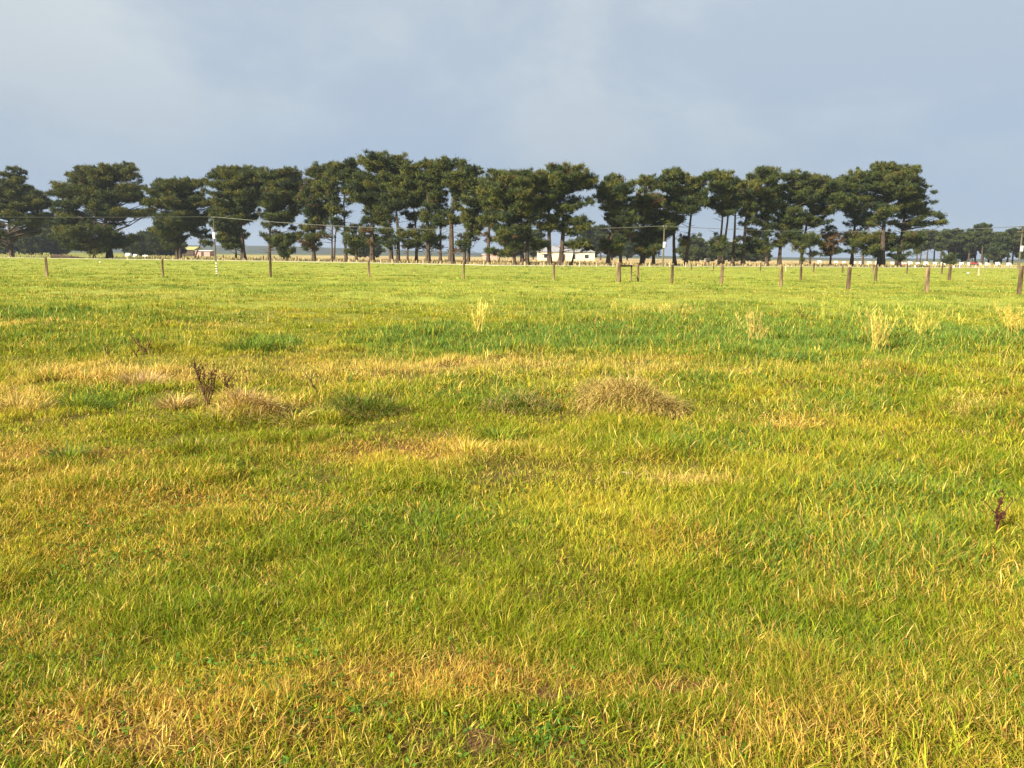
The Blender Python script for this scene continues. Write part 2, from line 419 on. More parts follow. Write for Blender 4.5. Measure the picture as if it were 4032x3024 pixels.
# thatch lying flat, and small broad leaves low in the sward
def litter(d0, d1, n, kind):
    x, y, _, _ = sample_field(d0, d1, n)
    p = patches(x, y)
    if kind == 'thatch':
        k = RNG.random(n) < .25+.75*np.maximum(p['orange'], p['tan'])
        x = x[k]; y = y[k]; n = len(x)
        c = np.where(RNG.random((n, 1)) < .5, STRAW*.85, np.where(RNG.random((n, 1)) < .5, DEAD, ORNG*.8))*RNG.lognormal(0, .25, (n, 1))
        GP.append(blades(np.stack([x, y, height(x, y)+RNG.uniform(.0, .02, n)], -1), RNG.uniform(0, 6.28, n), RNG.normal(1.4, .15, n), RNG.uniform(.03, .10, n), RNG.uniform(.0018, .0042, n), c, RNG.uniform(-.3, .4, n), 3))
    else:
        k = RNG.random(n) < .15+.85*sstep(.55, .68, fbm(x*1.7, y*1.7, 141, 3)); k &= RNG.random(n) > p['soil']
        x = np.repeat(x[k], 3); y = np.repeat(y[k], 3); n = len(x)
        x = x + RNG.normal(0, .008, n); y = y + RNG.normal(0, .008, n)
        c = np.array([.10,.19,.025])*RNG.lognormal(0, .22, (n, 1))
        GP.append(blades(np.stack([x, y, height(x, y)+RNG.uniform(.004, .030, n)], -1), RNG.uniform(0, 6.28, n), RNG.normal(1.15, .25, n), RNG.uniform(.010, .024, n), RNG.uniform(.008, .015, n), c, RNG.uniform(0, .8, n), 3))
litter(1.0, 7.5, 45000, 'thatch'); litter(1.2, 9.0, 26000, 'leaf')
V, T, C = join(GP); GP.clear()
tag(link('grass', mesh_np('grass', V, T, C, M['grass'])), kind='stuff')
# dry roadside grass beyond the track
n = 26000
px = RNG.uniform(-300, 4300, n); off = RNG.random(n)**1.5
X = []; Y = []
bx, by = np.array([gp(a_, float(tree_base_y(a_))+3.0) for a_ in px]).T
yy = by + 7 + off*110; xx = bx*yy/by
dens = np.where((px > 1450) & (px < 3350), 1.0, np.where(px > 560, .45, .12))
k = RNG.random(n) < dens*(.35+1.1*fbm(xx*.1, yy*.1, 7, 3))
xx = xx[k]; yy = yy[k]; n = len(xx)
c = np.where(RNG.random((n, 1)) < .75, DRY, np.array([.30,.26,.09]))*RNG.lognormal(0, .2, (n, 1))
V, T, C = blades(np.stack([xx, yy, np.zeros(n)-.02], -1), RNG.uniform(0, 6.28, n), np.abs(RNG.normal(.2, .15, n)),
                 RNG.uniform(.25, .7, n), RNG.uniform(.08, .22, n), c, .5, 2)
tag(link('roadside_grass', mesh_np('roadside_grass', V, T, C, M['weed'])), kind='stuff')

# ------------------------------------------------------------------ pines
PAL = {'green': np.array([0.065,0.080,0.018]), 'olive': np.array([0.112,0.111,0.022]), 'dark': np.array([0.035,0.050,0.019]),
       'brown': np.array([0.115,0.070,0.030])}
def crown_np(pads, brown=0.05, tufts=8, blade=(.28,.66), bw=.10, seed=0, sub=(.24,.48), dens=1.0):
    """pads: array of (x,y,z,rx,rz,tone): boughs, each a drift of rounded tufts of needle sprays"""
    g = np.random.default_rng(seed)
    if pads.shape[1] < 9:
        e = np.stack([g.uniform(0, 6.28, len(pads)), pads[:, 3]*.8, np.full(len(pads), .1)], -1); pads = np.concatenate([pads, e], 1)
    ns = np.maximum(3, (pads[:, 3]*pads[:, 7]*12*dens).astype(int))
    k = np.repeat(np.arange(len(pads)), ns); p = pads[k]; m0 = len(k)
    th = g.uniform(0, 2*np.pi, m0); q = np.sqrt(g.random(m0))
    low = g.random(m0) < .20
    al = np.cos(th)*q*p[:, 3]; ac = np.sin(th)*q*p[:, 7]
    zz = p[:, 4]*np.sqrt(1-q*q*.9)*np.where(low, -g.random(m0)*.5, g.uniform(.1, 1.0, m0)) + p[:, 8]*al + .16*np.maximum(al, 0)**2/np.maximum(p[:, 3], .3)
    ca, sa = np.cos(p[:, 6]), np.sin(p[:, 6])
    sc = np.stack([p[:, 0]+ca*al-sa*ac, p[:, 1]+sa*al+ca*ac, p[:, 2]+zz], -1)
    sr = g.uniform(sub[0], sub[1], m0)*np.minimum(1, .55+p[:, 3]*.45)
    st = p[:, 5] + np.where(p[:, 5] < 1.5, g.normal(0, .16, m0), 0)
    k1 = np.repeat(np.arange(m0), tufts); m_ = len(k1)
    u = g.normal(0, 1, (m_, 3)); u[:, 2] += .35; u /= np.linalg.norm(u, axis=1)[:, None]
    cpos = sc[k1] + u*(sr[k1]*np.power(g.random(m_), .5))[:, None]*np.array([1,1,.8])
    tone = st[k1]
    nb = 6
    kk = np.repeat(np.arange(m_), nb); n = len(kk)
    d = u[kk]*.75 + np.array([0,0,.55]) + g.normal(0, .42, (n, 3))
    d /= np.linalg.norm(d, axis=1)[:, None]
    ln = g.uniform(blade[0], blade[1], n)[:, None]
    s = np.cross(d, g.normal(0, 1, (n, 3))); s /= np.linalg.norm(s, axis=1)[:, None]+1e-6
    w = bw*g.uniform(.6, 1.3, n)[:, None]
    b0 = cpos[kk] + g.normal(0, 1, (n, 3))*np.where(g.random((n, 1)) < .12, .20, .06)
    V = np.stack([b0 - s*w*.5, b0 + d*ln, b0 + s*w*.5], 1).reshape(-1, 3)
    T = np.arange(n*3).reshape(-1, 3)
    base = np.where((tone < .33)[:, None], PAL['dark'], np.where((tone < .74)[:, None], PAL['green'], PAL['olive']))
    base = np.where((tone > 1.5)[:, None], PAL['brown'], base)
    tb = g.random(m0)[k1] < brown*.45
    base = np.where(tb[:, None], PAL['brown']*.8, base)
    C = base*g.lognormal(0, .16, (m_, 1))
    C = np.repeat(C[kk]*g.lognormal(0, .12, (n, 1)), 3, 0)
    return V, T, C

def tube_np(mb, pts, r0_, r1_, n=6):
    k = len(pts); mb.tube(pts, [r0_+(r1_-r0_)*i/(k-1) for i in range(k)], n, cap=False)

def make_tree(name, label, px, rows, dy=0.0, group='pines in the roadside row', trunk_r=.36, fill=1.0, brown=.05,
              brown_rows=None, lean=0.0, stems=1, extra_pads=(), cat='tree', tone_shift=0.0, ylim=None, deadsticks=6, skirt=3):
    seed = abs(hash((px, len(rows)))) % 100000
    g = np.random.default_rng(int(px*7 + len(rows)))
    rg = random.Random(int(px*13))
    bx, by = gp(px, float(tree_base_y(px)) + dy)
    root = thing(name, label, cat, (bx, by, 0), 0, group)
    if name == 'small_pine': fill *= .55
    RW = []
    for (ry, xl, xr) in rows:
        ex_ = min(14, .05*(xr-xl)) if name != 'small_pine' else 0
        a, z = at(xl-ex_, ry, by); b2, _ = at(xr+ex_, ry, by)
        RW.append((z, a-bx, b2-bx))
    RW.sort()
    RW = np.array(RW)
    zmin, zmax = RW[0, 0], RW[-1, 0]
    # gaps are marked by rows that repeat a height nearly; profile is interpolated between rows
    XL = lambda z: np.interp(z, RW[:, 0], RW[:, 1]); XR = lambda z: np.interp(z, RW[:, 0], RW[:, 2])
    pads = []
    z = zmin + .2
    while z < zmax-.1:
        xl, xr = float(XL(z)), float(XR(z)); wd = xr-xl
        dep = max(1.6, min(wd*.42, 4.6))
        area = wd*dep*2*.78
        npd = max(2, int(area*.30*fill + g.random()))
        tilt = g.normal(.02, .09)
        for i in range(npd):
            k = 1 if wd > 3.5 else max(.45, wd/3.5)
            rl = g.uniform(1.0, 2.3)*k; rs = rl*g.uniform(.42, .72)
            rz = g.uniform(.24, .5)
            hw = max(wd/2-rl*.75, .05)
            reach = i < 3 and wd > 2.0
            if reach:      # boughs that reach the outline
                u = (-1 if (i+int(z*3)) % 2 else 1)*g.uniform(.84, 1.06); v = g.uniform(-.5, .5)
            else:
                th = g.uniform(0, 2*np.pi); q = math.sqrt(g.random())
                u, v = q*math.cos(th), q*math.sin(th)
            x = (xl+xr)/2 + u*hw; y = v*dep
            f = (z-zmin)/(zmax-zmin+.01)
            # open windows in the crown, more of them low down
            if not reach and vn(np.array([x*.42+px]), np.array([z*.55+px*.3]), 3)[0] < .40-.18*f: continue
            if f < .30 and g.random() < .30: continue
            zz = z + tilt*u*hw + g.normal(0, .24)
            zz = min(zz, zmax-.45)
            if zz-rz < .5: zz = .5+rz
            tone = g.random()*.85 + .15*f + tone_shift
            if brown_rows and brown_rows[0] < zz < brown_rows[1] and g.random() < brown_rows[2]: tone = 2.0
            ang = math.atan2(v*dep, u*hw) + g.normal(0, .35)
            pads.append((x, y, zz, rl, rz, tone, ang, rs, g.uniform(.02, .34)))
        z += g.uniform(.65, 1.25)
    # upright shoots that break the top of the outline
    zs = np.linspace(zmin, zmax, 60); xa = RW[:, 1].min(); xb = RW[:, 2].max()
    for i in range(int((xb-xa)*1.5)):
        x = g.uniform(xa, xb); ok = zs[(XL(zs) <= x) & (XR(zs) >= x)]
        if not len(ok) or ok.max() < zmin+(zmax-zmin)*.45: continue
        pads.append((x, g.normal(0, 1.2), ok.max()-.1+g.uniform(-.3, .3), g.uniform(.25, .5), g.uniform(.45, .85), g.random(), g.uniform(0, 6.28), .3, .3))
    if skirt and zmin > 4:            # thin low boughs left on the trunk
        for i in range(int(skirt)):
            zz = g.uniform(1.8, zmin+1.2); a_ = g.uniform(0, 6.28); q = g.uniform(.6, 2.6)
            for j in range(2):
                pads.append((math.cos(a_)*q*(1-.5*j), math.sin(a_)*q*(1-.5*j), zz-.1*j, g.uniform(.5, 1.05), g.uniform(.15, .3), 2.0 if g.random() < .25 else g.random()*.5, math.atan2(math.sin(a_), math.cos(a_)), .4, .15))
    for (ex, ey, ew, eh) in extra_pads:
        a, zz = at(ex, ey, by)
        sx = by/FPX
        nn = max(1, int(ew*sx/1.2))
        for i in range(nn):
            f = (i+.5)/nn-.5
            pads.append((a-bx+f*ew*sx, g.normal(0, .5), zz + f*eh*sx, max(.5, ew*sx/nn*.8), .26, g.random()*.8, 0.0 if ex > px else 3.14, max(.4, ew*sx/nn*.4), .12))
    pads = np.array(pads)
    V, T, C = crown_np(pads, brown, seed=int(px))
    link('crown', mesh_np('pine_crown', V, T, C, M['needles']), root)
    # trunk and limbs
    mb = MB()
    ztop = zmax - .6
    for s in range(stems):
        ox = (s-(stems-1)/2)*trunk_r*1.7 + 0.0
        pts = []; rad = []
        for i in range(9):
            t = i/8; zz = -.15 + t*(ztop+.15)
            cx = (float(XL(max(zz, zmin)))+float(XR(max(zz, zmin))))/2
            cx = cx if zz > zmin else cx
            k = t**1.6*.7
            wob = math.sin(t*5+px)*.18*t + lean*t*(1-t)*4
            pts.append((ox*(1-.3*t) + s*t*.9*(1 if ox > 0 else -1) + cx*k + wob, math.cos(t*4+px)*.25*t, zz))
            flare = 1.45 if i == 0 else 1
            rad.append(trunk_r*(1-.82*t)*flare/(1 if stems == 1 else 1.25))
        mb.tube(pts, rad, 7, cap=False)
        if s == 0: main = pts
    def tp(zz):
        for i in range(8):
            if main[i+1][2] >= zz:
                f = (zz-main[i][2])/(main[i+1][2]-main[i][2]); f = max(0, min(1, f))
                return Vector(main[i])*(1-f)+Vector(main[i+1])*f
        return Vector(main[-1])
    for p in pads[:: 2]:
        e = Vector(p[:3]); dist = math.hypot(e.x-tp(e.z).x, e.y)
        st = tp(max(.8, min(ztop-.2, e.z - dist*rg.uniform(.15, .55))))
        if (e-st).length < .8: continue
        mid = st.lerp(e, .55) + Vector((0, 0, -.06*dist + rg.uniform(-.2, .2)))
        r_ = min(.13, .035+.018*dist)
        mb.tube([st, mid, e - Vector((0,0,.12))], [r_, r_*.7, .022], 5, cap=False)
    for i in range(deadsticks):   # bare dead sticks below the crown
        zz = rg.uniform(max(1.5, zmin*.5), max(2.5, zmin+3))
        st = tp(zz); a = rg.uniform(0, 6.28); l = rg.uniform(1.0, 2.6)
        d = Vector((math.cos(a), math.sin(a), rg.uniform(-.1, .5)))
        mid = st+d*l*.5+Vector((0,0,rg.uniform(-.1,.25)))
        mb.tube([st, mid, st+d*l], [.05, .035, .015], 4, cap=False)
        mb.tube([mid, mid+Vector((d.y, -d.x, .4))*l*.35], [.025, .01], 4, cap=False)
    mb.build('trunk', M['bark'], root)
    return root

PINE = 'pine_tree'
make_tree(PINE, 'pine with narrow ragged peak, cut off by the left edge', 46,
  [(663,52,76),(700,5,90),(738,-15,78),(748,-60,120),(775,-75,160),(800,-85,165),(830,-90,200),(856,-95,226),(876,-95,205),(900,-80,168),(932,-55,100)], trunk_r=.42, brown=.06, deadsticks=10)
make_tree(PINE, 'wide domed pine with heavy dark trunk, biggest of the left group', 432,
  [(650,430,515),(664,352,528),(700,275,540),(724,300,545),(745,236,552),(778,220,560),(800,226,578),(828,232,592),(846,236,612),(868,224,470),(900,222,452),(925,380,520),(955,390,522),(985,400,492)], trunk_r=.62, fill=1.1, brown=.06, tone_shift=.12, deadsticks=14)
make_tree('small_pine', 'low spreading pine tucked under the left side of the wide domed pine', 372,
  [(902,222,440),(925,214,420),(950,210,410),(972,222,420),(994,300,420)], dy=1.0, trunk_r=.26, fill=1.0)
make_tree(PINE, 'compact two-stemmed pine with notched top, beside the gap right of the wide domed pine', 704,
  [(710,726,780),(724,618,795),(740,608,775),(754,598,806),(776,602,790),(797,602,830),(815,604,866),(832,608,860),(850,620,812),(872,600,800),(895,612,806),(915,614,770),(940,626,716),(974,640,698)], trunk_r=.36, stems=2, extra_pads=[(840,800,50,-10)], deadsticks=10)
make_tree('small_pine', 'thin leaning pine with sparse crown right of the two-stemmed pine', 764,
  [(905,735,812),(930,740,812),(950,770,842),(964,800,845)], trunk_r=.2, lean=.5, fill=.6)
make_tree(PINE, 'rounded dense pine rising behind the left power pole', 960,
  [(668,890,1000),(684,862,1022),(702,844,1040),(728,834,1046),(756,838,1050),(786,848,1050),(812,866,1000),(846,838,1010),(876,846,1012),(900,850,930),(936,862,968),(962,874,968),(978,880,930)], trunk_r=.5, fill=1.15)
make_tree(PINE, 'slim pine trunk with dark low boughs just right of the left power pole', 930,
  [(905,862,955),(935,866,970),(958,872,965)], trunk_r=.26, dy=-1, fill=.8)
make_tree(PINE, 'pine with reddish trunk and twin-tufted top, left of the brown-foliaged pine', 1061,
  [(678,1030,1168),(697,1024,1170),(722,1040,1184),(752,1050,1214),(782,1022,1221),(812,1022,1200),(838,1018,1188),(858,1034,1146),(905,1024,1160),(926,1024,1180),(950,1048,1160),(970,1064,1150)], trunk_r=.32, deadsticks=12)
make_tree('small_pine', 'squat bushy young pine with foliage almost to the grass, on three thin stems', 1122,
  [(940,1100,1165),(968,1080,1160),(992,1084,1170),(1006,1088,1150),(1016,1098,1140)], trunk_r=.16, stems=3, fill=1.3, brown=.02)
make_tree(PINE, 'pine browned on its lower boughs, left of the sky gap', 1237,
  [(652,1270,1310),(662,1242,1316),(686,1226,1322),(714,1214,1334),(738,1216,1318),(772,1194,1316),(800,1182,1316),(822,1208,1316),(846,1204,1318),(876,1218,1280),(905,1184,1272),(936,1184,1272),(968,1186,1256),(990,1192,1222)], trunk_r=.38, brown=.14, brown_rows=(2,9,.35), deadsticks=14)
make_tree(PINE, 'bare double-trunked pine with a light crown, immediately left of the sky gap', 1312,
  [(668,1280,1335),(700,1270,1330),(730,1276,1330),(870,1298,1350),(890,1300,1345)], dy=.5, trunk_r=.22, stems=2, fill=.25, deadsticks=16)
make_tree(PINE, 'tall pine with red bare trunk standing inside the sky gap', 1364,
  [(646,1348,1402),(660,1324,1406),(684,1318,1410),(706,1326,1396),(730,1334,1400),(754,1350,1400),(784,1338,1396),(806,1346,1390)], trunk_r=.3, fill=.9, deadsticks=18, lean=-.3)
make_tree('small_pine', 'low wide pine filling the foot of the sky gap', 1405,
  [(892,1382,1450),(915,1362,1470),(945,1345,1482),(965,1342,1482),(990,1346,1440)], trunk_r=.3, fill=1.1)
make_tree(PINE, 'tallest pine of the row, with spiky uneven top', 1466,
  [(616,1478,1514),(630,1428,1585),(650,1428,1588),(670,1436,1600),(692,1418,1594),(722,1386,1560),(754,1378,1510),(784,1390,1520),(808,1440,1548),(832,1444,1506),(862,1424,1530),(882,1430,1540)], trunk_r=.44, fill=1.15, deadsticks=12)
make_tree(PINE, 'straight dark pine trunk below the spiky-topped tallest pine', 1541,
  [(715,1480,1600),(745,1490,1590),(775,1480,1570),(940,1488,1550),(965,1486,1556)], trunk_r=.4, fill=.55, deadsticks=10)
make_tree(PINE, 'leaning pine with broad flat crown right of the spiky-topped tallest pine', 1566,
  [(698,1500,1640),(722,1508,1658),(752,1514,1672),(778,1498,1676),(802,1498,1672),(822,1505,1580)], trunk_r=.36, lean=.3, fill=1.1)
make_tree('small_pine', 'low olive pine under the broad flat crown', 1606,
  [(912,1575,1630),(935,1560,1640),(960,1555,1650),(985,1560,1650),(1006,1570,1640)], trunk_r=.24, fill=1.0, brown=.12)
make_tree(PINE, 'pine with dense dark brownish column of dead twigs along its trunk', 1640,
  [(760,1600,1660),(815,1605,1650),(860,1600,1655),(900,1606,1650),(940,1600,1665)], trunk_r=.3, fill=.6, brown=.4, dy=-1, deadsticks=20)
make_tree(PINE, 'pine with high tufted crown left of the pair of pale gaps', 1686,
  [(637,1702,1760),(654,1602,1704),(674,1594,1712),(698,1596,1720),(722,1645,1735),(744,1645,1705),(772,1668,1758),(792,1674,1720),(846,1655,1704),(872,1656,1700),(950,1660,1730),(985,1650,1730)], trunk_r=.42, fill=.95, deadsticks=10)
make_tree(PINE, 'slender pine between the two pale gaps near the middle of the row', 1734,
  [(660,1700,1770),(700,1690,1770),(770,1690,1756),(880,1702,1760),(940,1700,1770),(975,1700,1750)], trunk_r=.26, fill=.5, dy=-.5)
make_tree(PINE, 'thick-trunked pine with a flat top and long right-hand bough', 1778,
  [(638,1735,1775),(650,1716,1822),(668,1702,1830),(686,1700,1850),(704,1692,1868),(722,1702,1900),(734,1740,1900),(754,1782,1880),(784,1786,1826),(834,1758,1812),(860,1702,1822),(878,1704,1826)], trunk_r=.52, fill=1.1, extra_pads=[(1858,676,46,-30),(1862,690,50,-20)], deadsticks=10)
make_tree(PINE, 'pine with layered middle boughs right of the thick-trunked flat-topped pine', 1836,
  [(738,1880,1916),(762,1826,1940),(790,1826,1960),(814,1826,2000),(834,1826,1906),(856,1826,1940),(882,1826,1930),(900,1846,1912),(955,1796,1858),(985,1800,1856)], trunk_r=.36, fill=.95, stems=2)
make_tree(PINE, 'upright pine with dark straight trunk against the pale lower sky', 1922,
  [(702,1914,1974),(722,1900,2004),(746,1888,2024),(772,1888,2000),(800,1900,1985),(845,1905,1960),(885,1890,1960)], trunk_r=.33, fill=.85)
make_tree('small_pine', 'young pine bush growing in front of the pink shed', 1964,
  [(975,1950,2010),(992,1925,2020),(1008,1930,2022),(1022,1945,2000)], trunk_r=.16, fill=1.0, brown=.1)
make_tree(PINE, 'broad many-limbed pine with spreading multiple stems at its base', 2066,
  [(681,1984,2020),(692,1962,2106),(710,1930,2112),(730,1918,2130),(760,1895,2136),(784,1918,2144),(814,1954,2144),(840,1950,2112),(862,1944,2112),(884,1946,2100),(902,1950,2090),(924,1954,2096),(946,1950,2090),(968,1954,2030)], trunk_r=.42, stems=2, fill=1.15, brown=.08, deadsticks=16)
make_tree(PINE, 'grey leafless-legged pine left of the many-stemmed pine', 2027,
  [(935,1990,2070),(960,1990,2060),(985,2000,2050)], trunk_r=.3, fill=.4, brown=.3, deadsticks=22)
make_tree(PINE, 'pine with dark lower boughs in front of the white house', 2164,
  [(700,2115,2200),(730,2130,2215),(760,2120,2200),(800,2110,2190),(836,2104,2198),(860,2110,2200),(905,2120,2190),(945,2100,2180),(968,2086,2178),(985,2095,2160)], trunk_r=.42, fill=.8, deadsticks=10)
make_tree(PINE, 'wind-shaped pine with open right-hand boughs over the white house, beside the wide opening', 2207,
  [(660,2192,2234),(674,2156,2300),(688,2140,2312),(706,2120,2336),(728,2134,2330),(746,2136,2300),(764,2140,2222),(784,2150,2200),(850,2206,2300),(870,2190,2312),(890,2186,2322),(912,2210,2322),(938,2214,2318),(962,2240,2320)], trunk_r=.44, fill=.95, extra_pads=[(2300,738,80,-8),(2270,790,100,-12),(2290,812,80,16),(2250,800,60,0)], deadsticks=10)
make_tree('small_pine', 'low drooping pine across the roofline of the white house', 2250,
  [(962,2216,2300),(980,2206,2335),(994,2215,2340)], trunk_r=.24, dy=-1.5, fill=.9)
make_tree(PINE, 'dark-fronted pine starting the right-hand half of the row', 2394,
  [(702,2398,2430),(722,2384,2444),(738,2378,2496),(754,2350,2496),(774,2347,2498),(796,2350,2494),(818,2356,2450),(845,2390,2510),(868,2390,2512),(890,2398,2510),(914,2456,2512),(975,2370,2440)], trunk_r=.36, fill=1.05, tone_shift=-.12, brown=.07, deadsticks=16)
make_tree(PINE, 'pine with browned low skirt, directly behind the fence corner', 2444,
  [(880,2400,2480),(930,2420,2500),(965,2365,2450),(982,2362,2448),(998,2380,2440)], trunk_r=.32, fill=.55, brown=.2, brown_rows=(1,5,.6), deadsticks=22)
make_tree(PINE, 'pine with a red-brown dead patch along its upper trunk', 2527,
  [(704,2532,2594),(728,2510,2596),(754,2506,2598),(784,2502,2586),(812,2502,2604),(836,2496,2570),(862,2500,2560),(905,2524,2560),(960,2502,2600),(990,2496,2602),(1008,2520,2584)], trunk_r=.4, fill=1.0, brown=.1, brown_rows=(8,12,.5), deadsticks=14)
make_tree(PINE, 'bushy-skirted pine touching the middle power pole', 2572,
  [(790,2560,2610),(880,2510,2640),(905,2524,2652),(934,2520,2650),(962,2540,2610),(990,2530,2600)], trunk_r=.32, fill=.9)
make_tree(PINE, 'leaning pine with a round knob of foliage on top, right of the middle power pole', 2657,
  [(677,2652,2690),(692,2602,2692),(710,2598,2704),(738,2598,2736),(766,2610,2720),(796,2616,2772),(816,2640,2766),(844,2616,2718),(868,2612,2690),(880,2620,2680)], trunk_r=.34, fill=1.05, lean=-.4, deadsticks=14)
make_tree(PINE, 'bare-legged slanting pine left of the widest pale opening', 2699,
  [(698,2714,2796),(722,2696,2796),(752,2716,2776),(784,2696,2786),(812,2694,2768)], trunk_r=.34, fill=.85, lean=.3, deadsticks=16)
make_tree(PINE, 'pine with twin straight trunks and bristly top', 2838,
  [(677,2822,2876),(696,2806,2892),(722,2800,2898),(752,2796,2916),(784,2786,2906),(814,2770,2906),(838,2818,2900),(845,2825,2890)], trunk_r=.36, stems=2, fill=1.1, deadsticks=12)
make_tree('small_pine', 'low olive pine round the feet of the twin straight trunks', 2826,
  [(940,2805,2850),(958,2798,2862),(980,2796,2862),(1000,2800,2855)], trunk_r=.18, fill=.8, dy=1)
make_tree(PINE, 'blackest straight trunk of the row, under a merged flat crown', 2884,
  [(740,2860,2960),(770,2850,2960),(800,2850,2950),(826,2860,2930)], trunk_r=.34, fill=.8, deadsticks=14)
make_tree(PINE, 'pine topped by a detached flat brown-tinged tuft', 2924,
  [(675,2974,3050),(690,2976,3040),(702,2938,3046),(722,2904,3062),(746,2896,3058),(772,2896,3046),(800,2896,3040),(822,2910,3030),(834,2914,2990),(880,2928,2970)], trunk_r=.38, fill=1.05, brown=.07)
make_tree(PINE, 'pine whose trunk shows above a dense skirt of low boughs', 3018,
  [(760,2980,3060),(845,2984,3054),(872,2982,3054),(912,2950,3030),(940,2936,3034),(970,2932,3030),(992,2940,3020)], trunk_r=.34, fill=.95)
make_tree(PINE, 'broad pine with tan-tipped shoots along its top', 3067,
  [(688,3070,3148),(706,3066,3152),(728,3060,3190),(754,3056,3230),(782,3064,3220),(812,3056,3162),(840,3054,3164),(862,3054,3180),(890,3062,3180),(905,3070,3170),(950,3040,3100),(975,3040,3095)], trunk_r=.38, fill=1.1, brown=.1)
make_tree(PINE, 'flat-topped pine with a square sky window under its crown', 3153,
  [(698,3165,3180),(706,3150,3268),(728,3160,3270),(752,3156,3290),(784,3132,3280),(802,3156,3304),(820,3200,3304),(862,3166,3254),(886,3166,3260)], trunk_r=.34, fill=1.05, deadsticks=12)
make_tree('small_pine', 'dense green low pine beneath the flat-topped pine', 3190,
  [(930,3130,3200),(950,3118,3220),(975,3114,3236),(1000,3118,3236),(1016,3130,3220)], trunk_r=.26, fill=1.1, dy=1)
make_tree(PINE, 'rust-brown half-dead pine in the right part of the row', 3268,
  [(905,3262,3296),(930,3240,3302),(955,3226,3304),(980,3222,3300),(1000,3230,3296)], trunk_r=.24, fill=.9, brown=.6, brown_rows=(0,9,.75), deadsticks=14)
make_tree(PINE, 'shadowy pine rising left of the big end pine', 3352,
  [(682,3368,3424),(698,3324,3430),(722,3310,3440),(746,3296,3440),(772,3290,3430),(802,3290,3430),(822,3306,3420),(846,3330,3420),(866,3330,3420),(886,3336,3420)], trunk_r=.36, fill=1.1, dy=-.5)
make_tree('small_pine', 'brownish bushy pine below the left side of the big end pine', 3396,
  [(926,3340,3450),(952,3330,3460),(980,3345,3450),(1004,3350,3440),(1022,3366,3420)], trunk_r=.3, fill=1.15, brown=.22, dy=.5)
make_tree(PINE, 'big end pine with rounded summit, highest at the right end of the row', 3472,
  [(651,3438,3516),(662,3430,3532),(682,3426,3600),(698,3400,3580),(722,3390,3596),(746,3390,3600),(772,3400,3600),(802,3400,3600),(822,3410,3580),(846,3400,3560),(866,3390,3540),(886,3390,3520)], trunk_r=.56, fill=1.1, brown=.08, deadsticks=12)
make_tree(PINE, 'wind-swept last pine of the row with long finger boughs pointing right', 3538,
  [(664,3562,3604),(684,3550,3606),(700,3540,3600),(725,3520,3605),(750,3520,3606),(790,3530,3625),(812,3530,3610),(846,3520,3640),(866,3520,3620),(886,3520,3600),(905,3530,3590)], trunk_r=.42, fill=.8,
  extra_pads=[(3588,668,40,-12),(3596,682,40,-20),(3606,706,70,-26),(3618,732,80,-18),(3622,756,90,-14),(3626,784,50,-4),(3632,806,84,10),(3660,842,130,-10),(3690,852,90,-16),(3660,885,110,-4),(3600,890,90,-6),(3690,880,40,-10)], brown=.1, deadsticks=14)
make_tree('small_pine', 'wide dark-green skirted pine at the very foot of the last pine', 3528,
  [(924,3470,3625),(950,3466,3632),(975,3480,3625),(998,3490,3606),(1018,3504,3580)], trunk_r=.34, fill=1.15, tone_shift=-.1)
make_tree('small_pine', 'bushy shadowed pine between the end pines at ground level', 3455,
  [(930,3420,3500),(958,3410,3500),(985,3420,3500),(1008,3430,3490)], trunk_r=.3, fill=1.0, brown=.15, dy=-1)
make_tree('round_bush', 'lone dark rounded bush in front of the distant pine row', 3742,
  [(1004,3728,3756),(1014,3720,3764),(1026,3718,3766),(1036,3722,3760)], trunk_r=.12, fill=1.6, cat='bush', group=None, tone_shift=-.3, deadsticks=0, brown=0, dy=-4)

# ---- distant pines: a few kinds, copied
def far_proto(k, hgt, wid, z0, fill=1.0, lean=0.0):
    g = np.random.default_rng(900+k)
    pads = []
    z = z0
    while z < hgt-.4:
        t = (z-z0)/(hgt-z0)
        hw = wid*(.55+.6*math.sin(math.pi*min(1, t*.75+.18)))*g.uniform(.7, 1.1)
        for i in range(max(2, int(hw*2.6*fill))):
            th = g.uniform(0, 6.28); q = math.sqrt(g.random())
            pads.append((math.cos(th)*q*hw + lean*t, math.sin(th)*q*hw, z+g.normal(0, .3), g.uniform(.8, 1.6), g.uniform(.35, .6), g.random()*.6))
        z += g.uniform(.7, 1.2)
    V, T, C = crown_np(np.array(pads), .03, 6, (.5, .9), .30, seed=900+k, sub=(.45,.8), dens=.6)
    cm = mesh_np('far_pine_crown', V, T, C*.9, M['needles'])
    mb = MB()
    mb.tube([(0,0,-.2),(lean*.2,0,hgt*.4),(lean*.8,0,hgt*.85)], [.42,.3,.1], 6, cap=False)
    for i in range(7):
        zz = g.uniform(z0*.5, hgt*.6); a_ = g.uniform(0, 6.28); l = g.uniform(1.2, wid)
        mb.tube([(lean*.3,0,zz),(lean*.3+math.cos(a_)*l, math.sin(a_)*l, zz+l*.35)], [.09,.03], 4, cap=False)
    me = bpy.data.meshes.new('far_pine_trunk'); me.from_pydata(mb.v, [], mb.f); me.materials.append(M['bark'])
    return cm, me
FP = [far_proto(0, 15.5, 3.9, 7.6,.62), far_proto(1, 14, 3.4, 6.6, .62, 1.2), far_proto(2, 17, 3.4, 8.6, .62, -.8), far_proto(3, 12.5, 4.4, 2.2, 1.1), far_proto(4, 8.5, 4.5, .9, 1.4)]
def far_tree(px, Y, k, s, label, group, rz=0.0):
    x = at(px, 1000, Y)[0]
    o = thing('distant_pine' if k < 4 else 'distant_tree', label, 'tree', (x, Y, 0), rz, group)
    o.scale = (s, s, s)
    link('crown', FP[k][0], o); link('trunk', FP[k][1], o)
    return o
rg = random.Random(4)
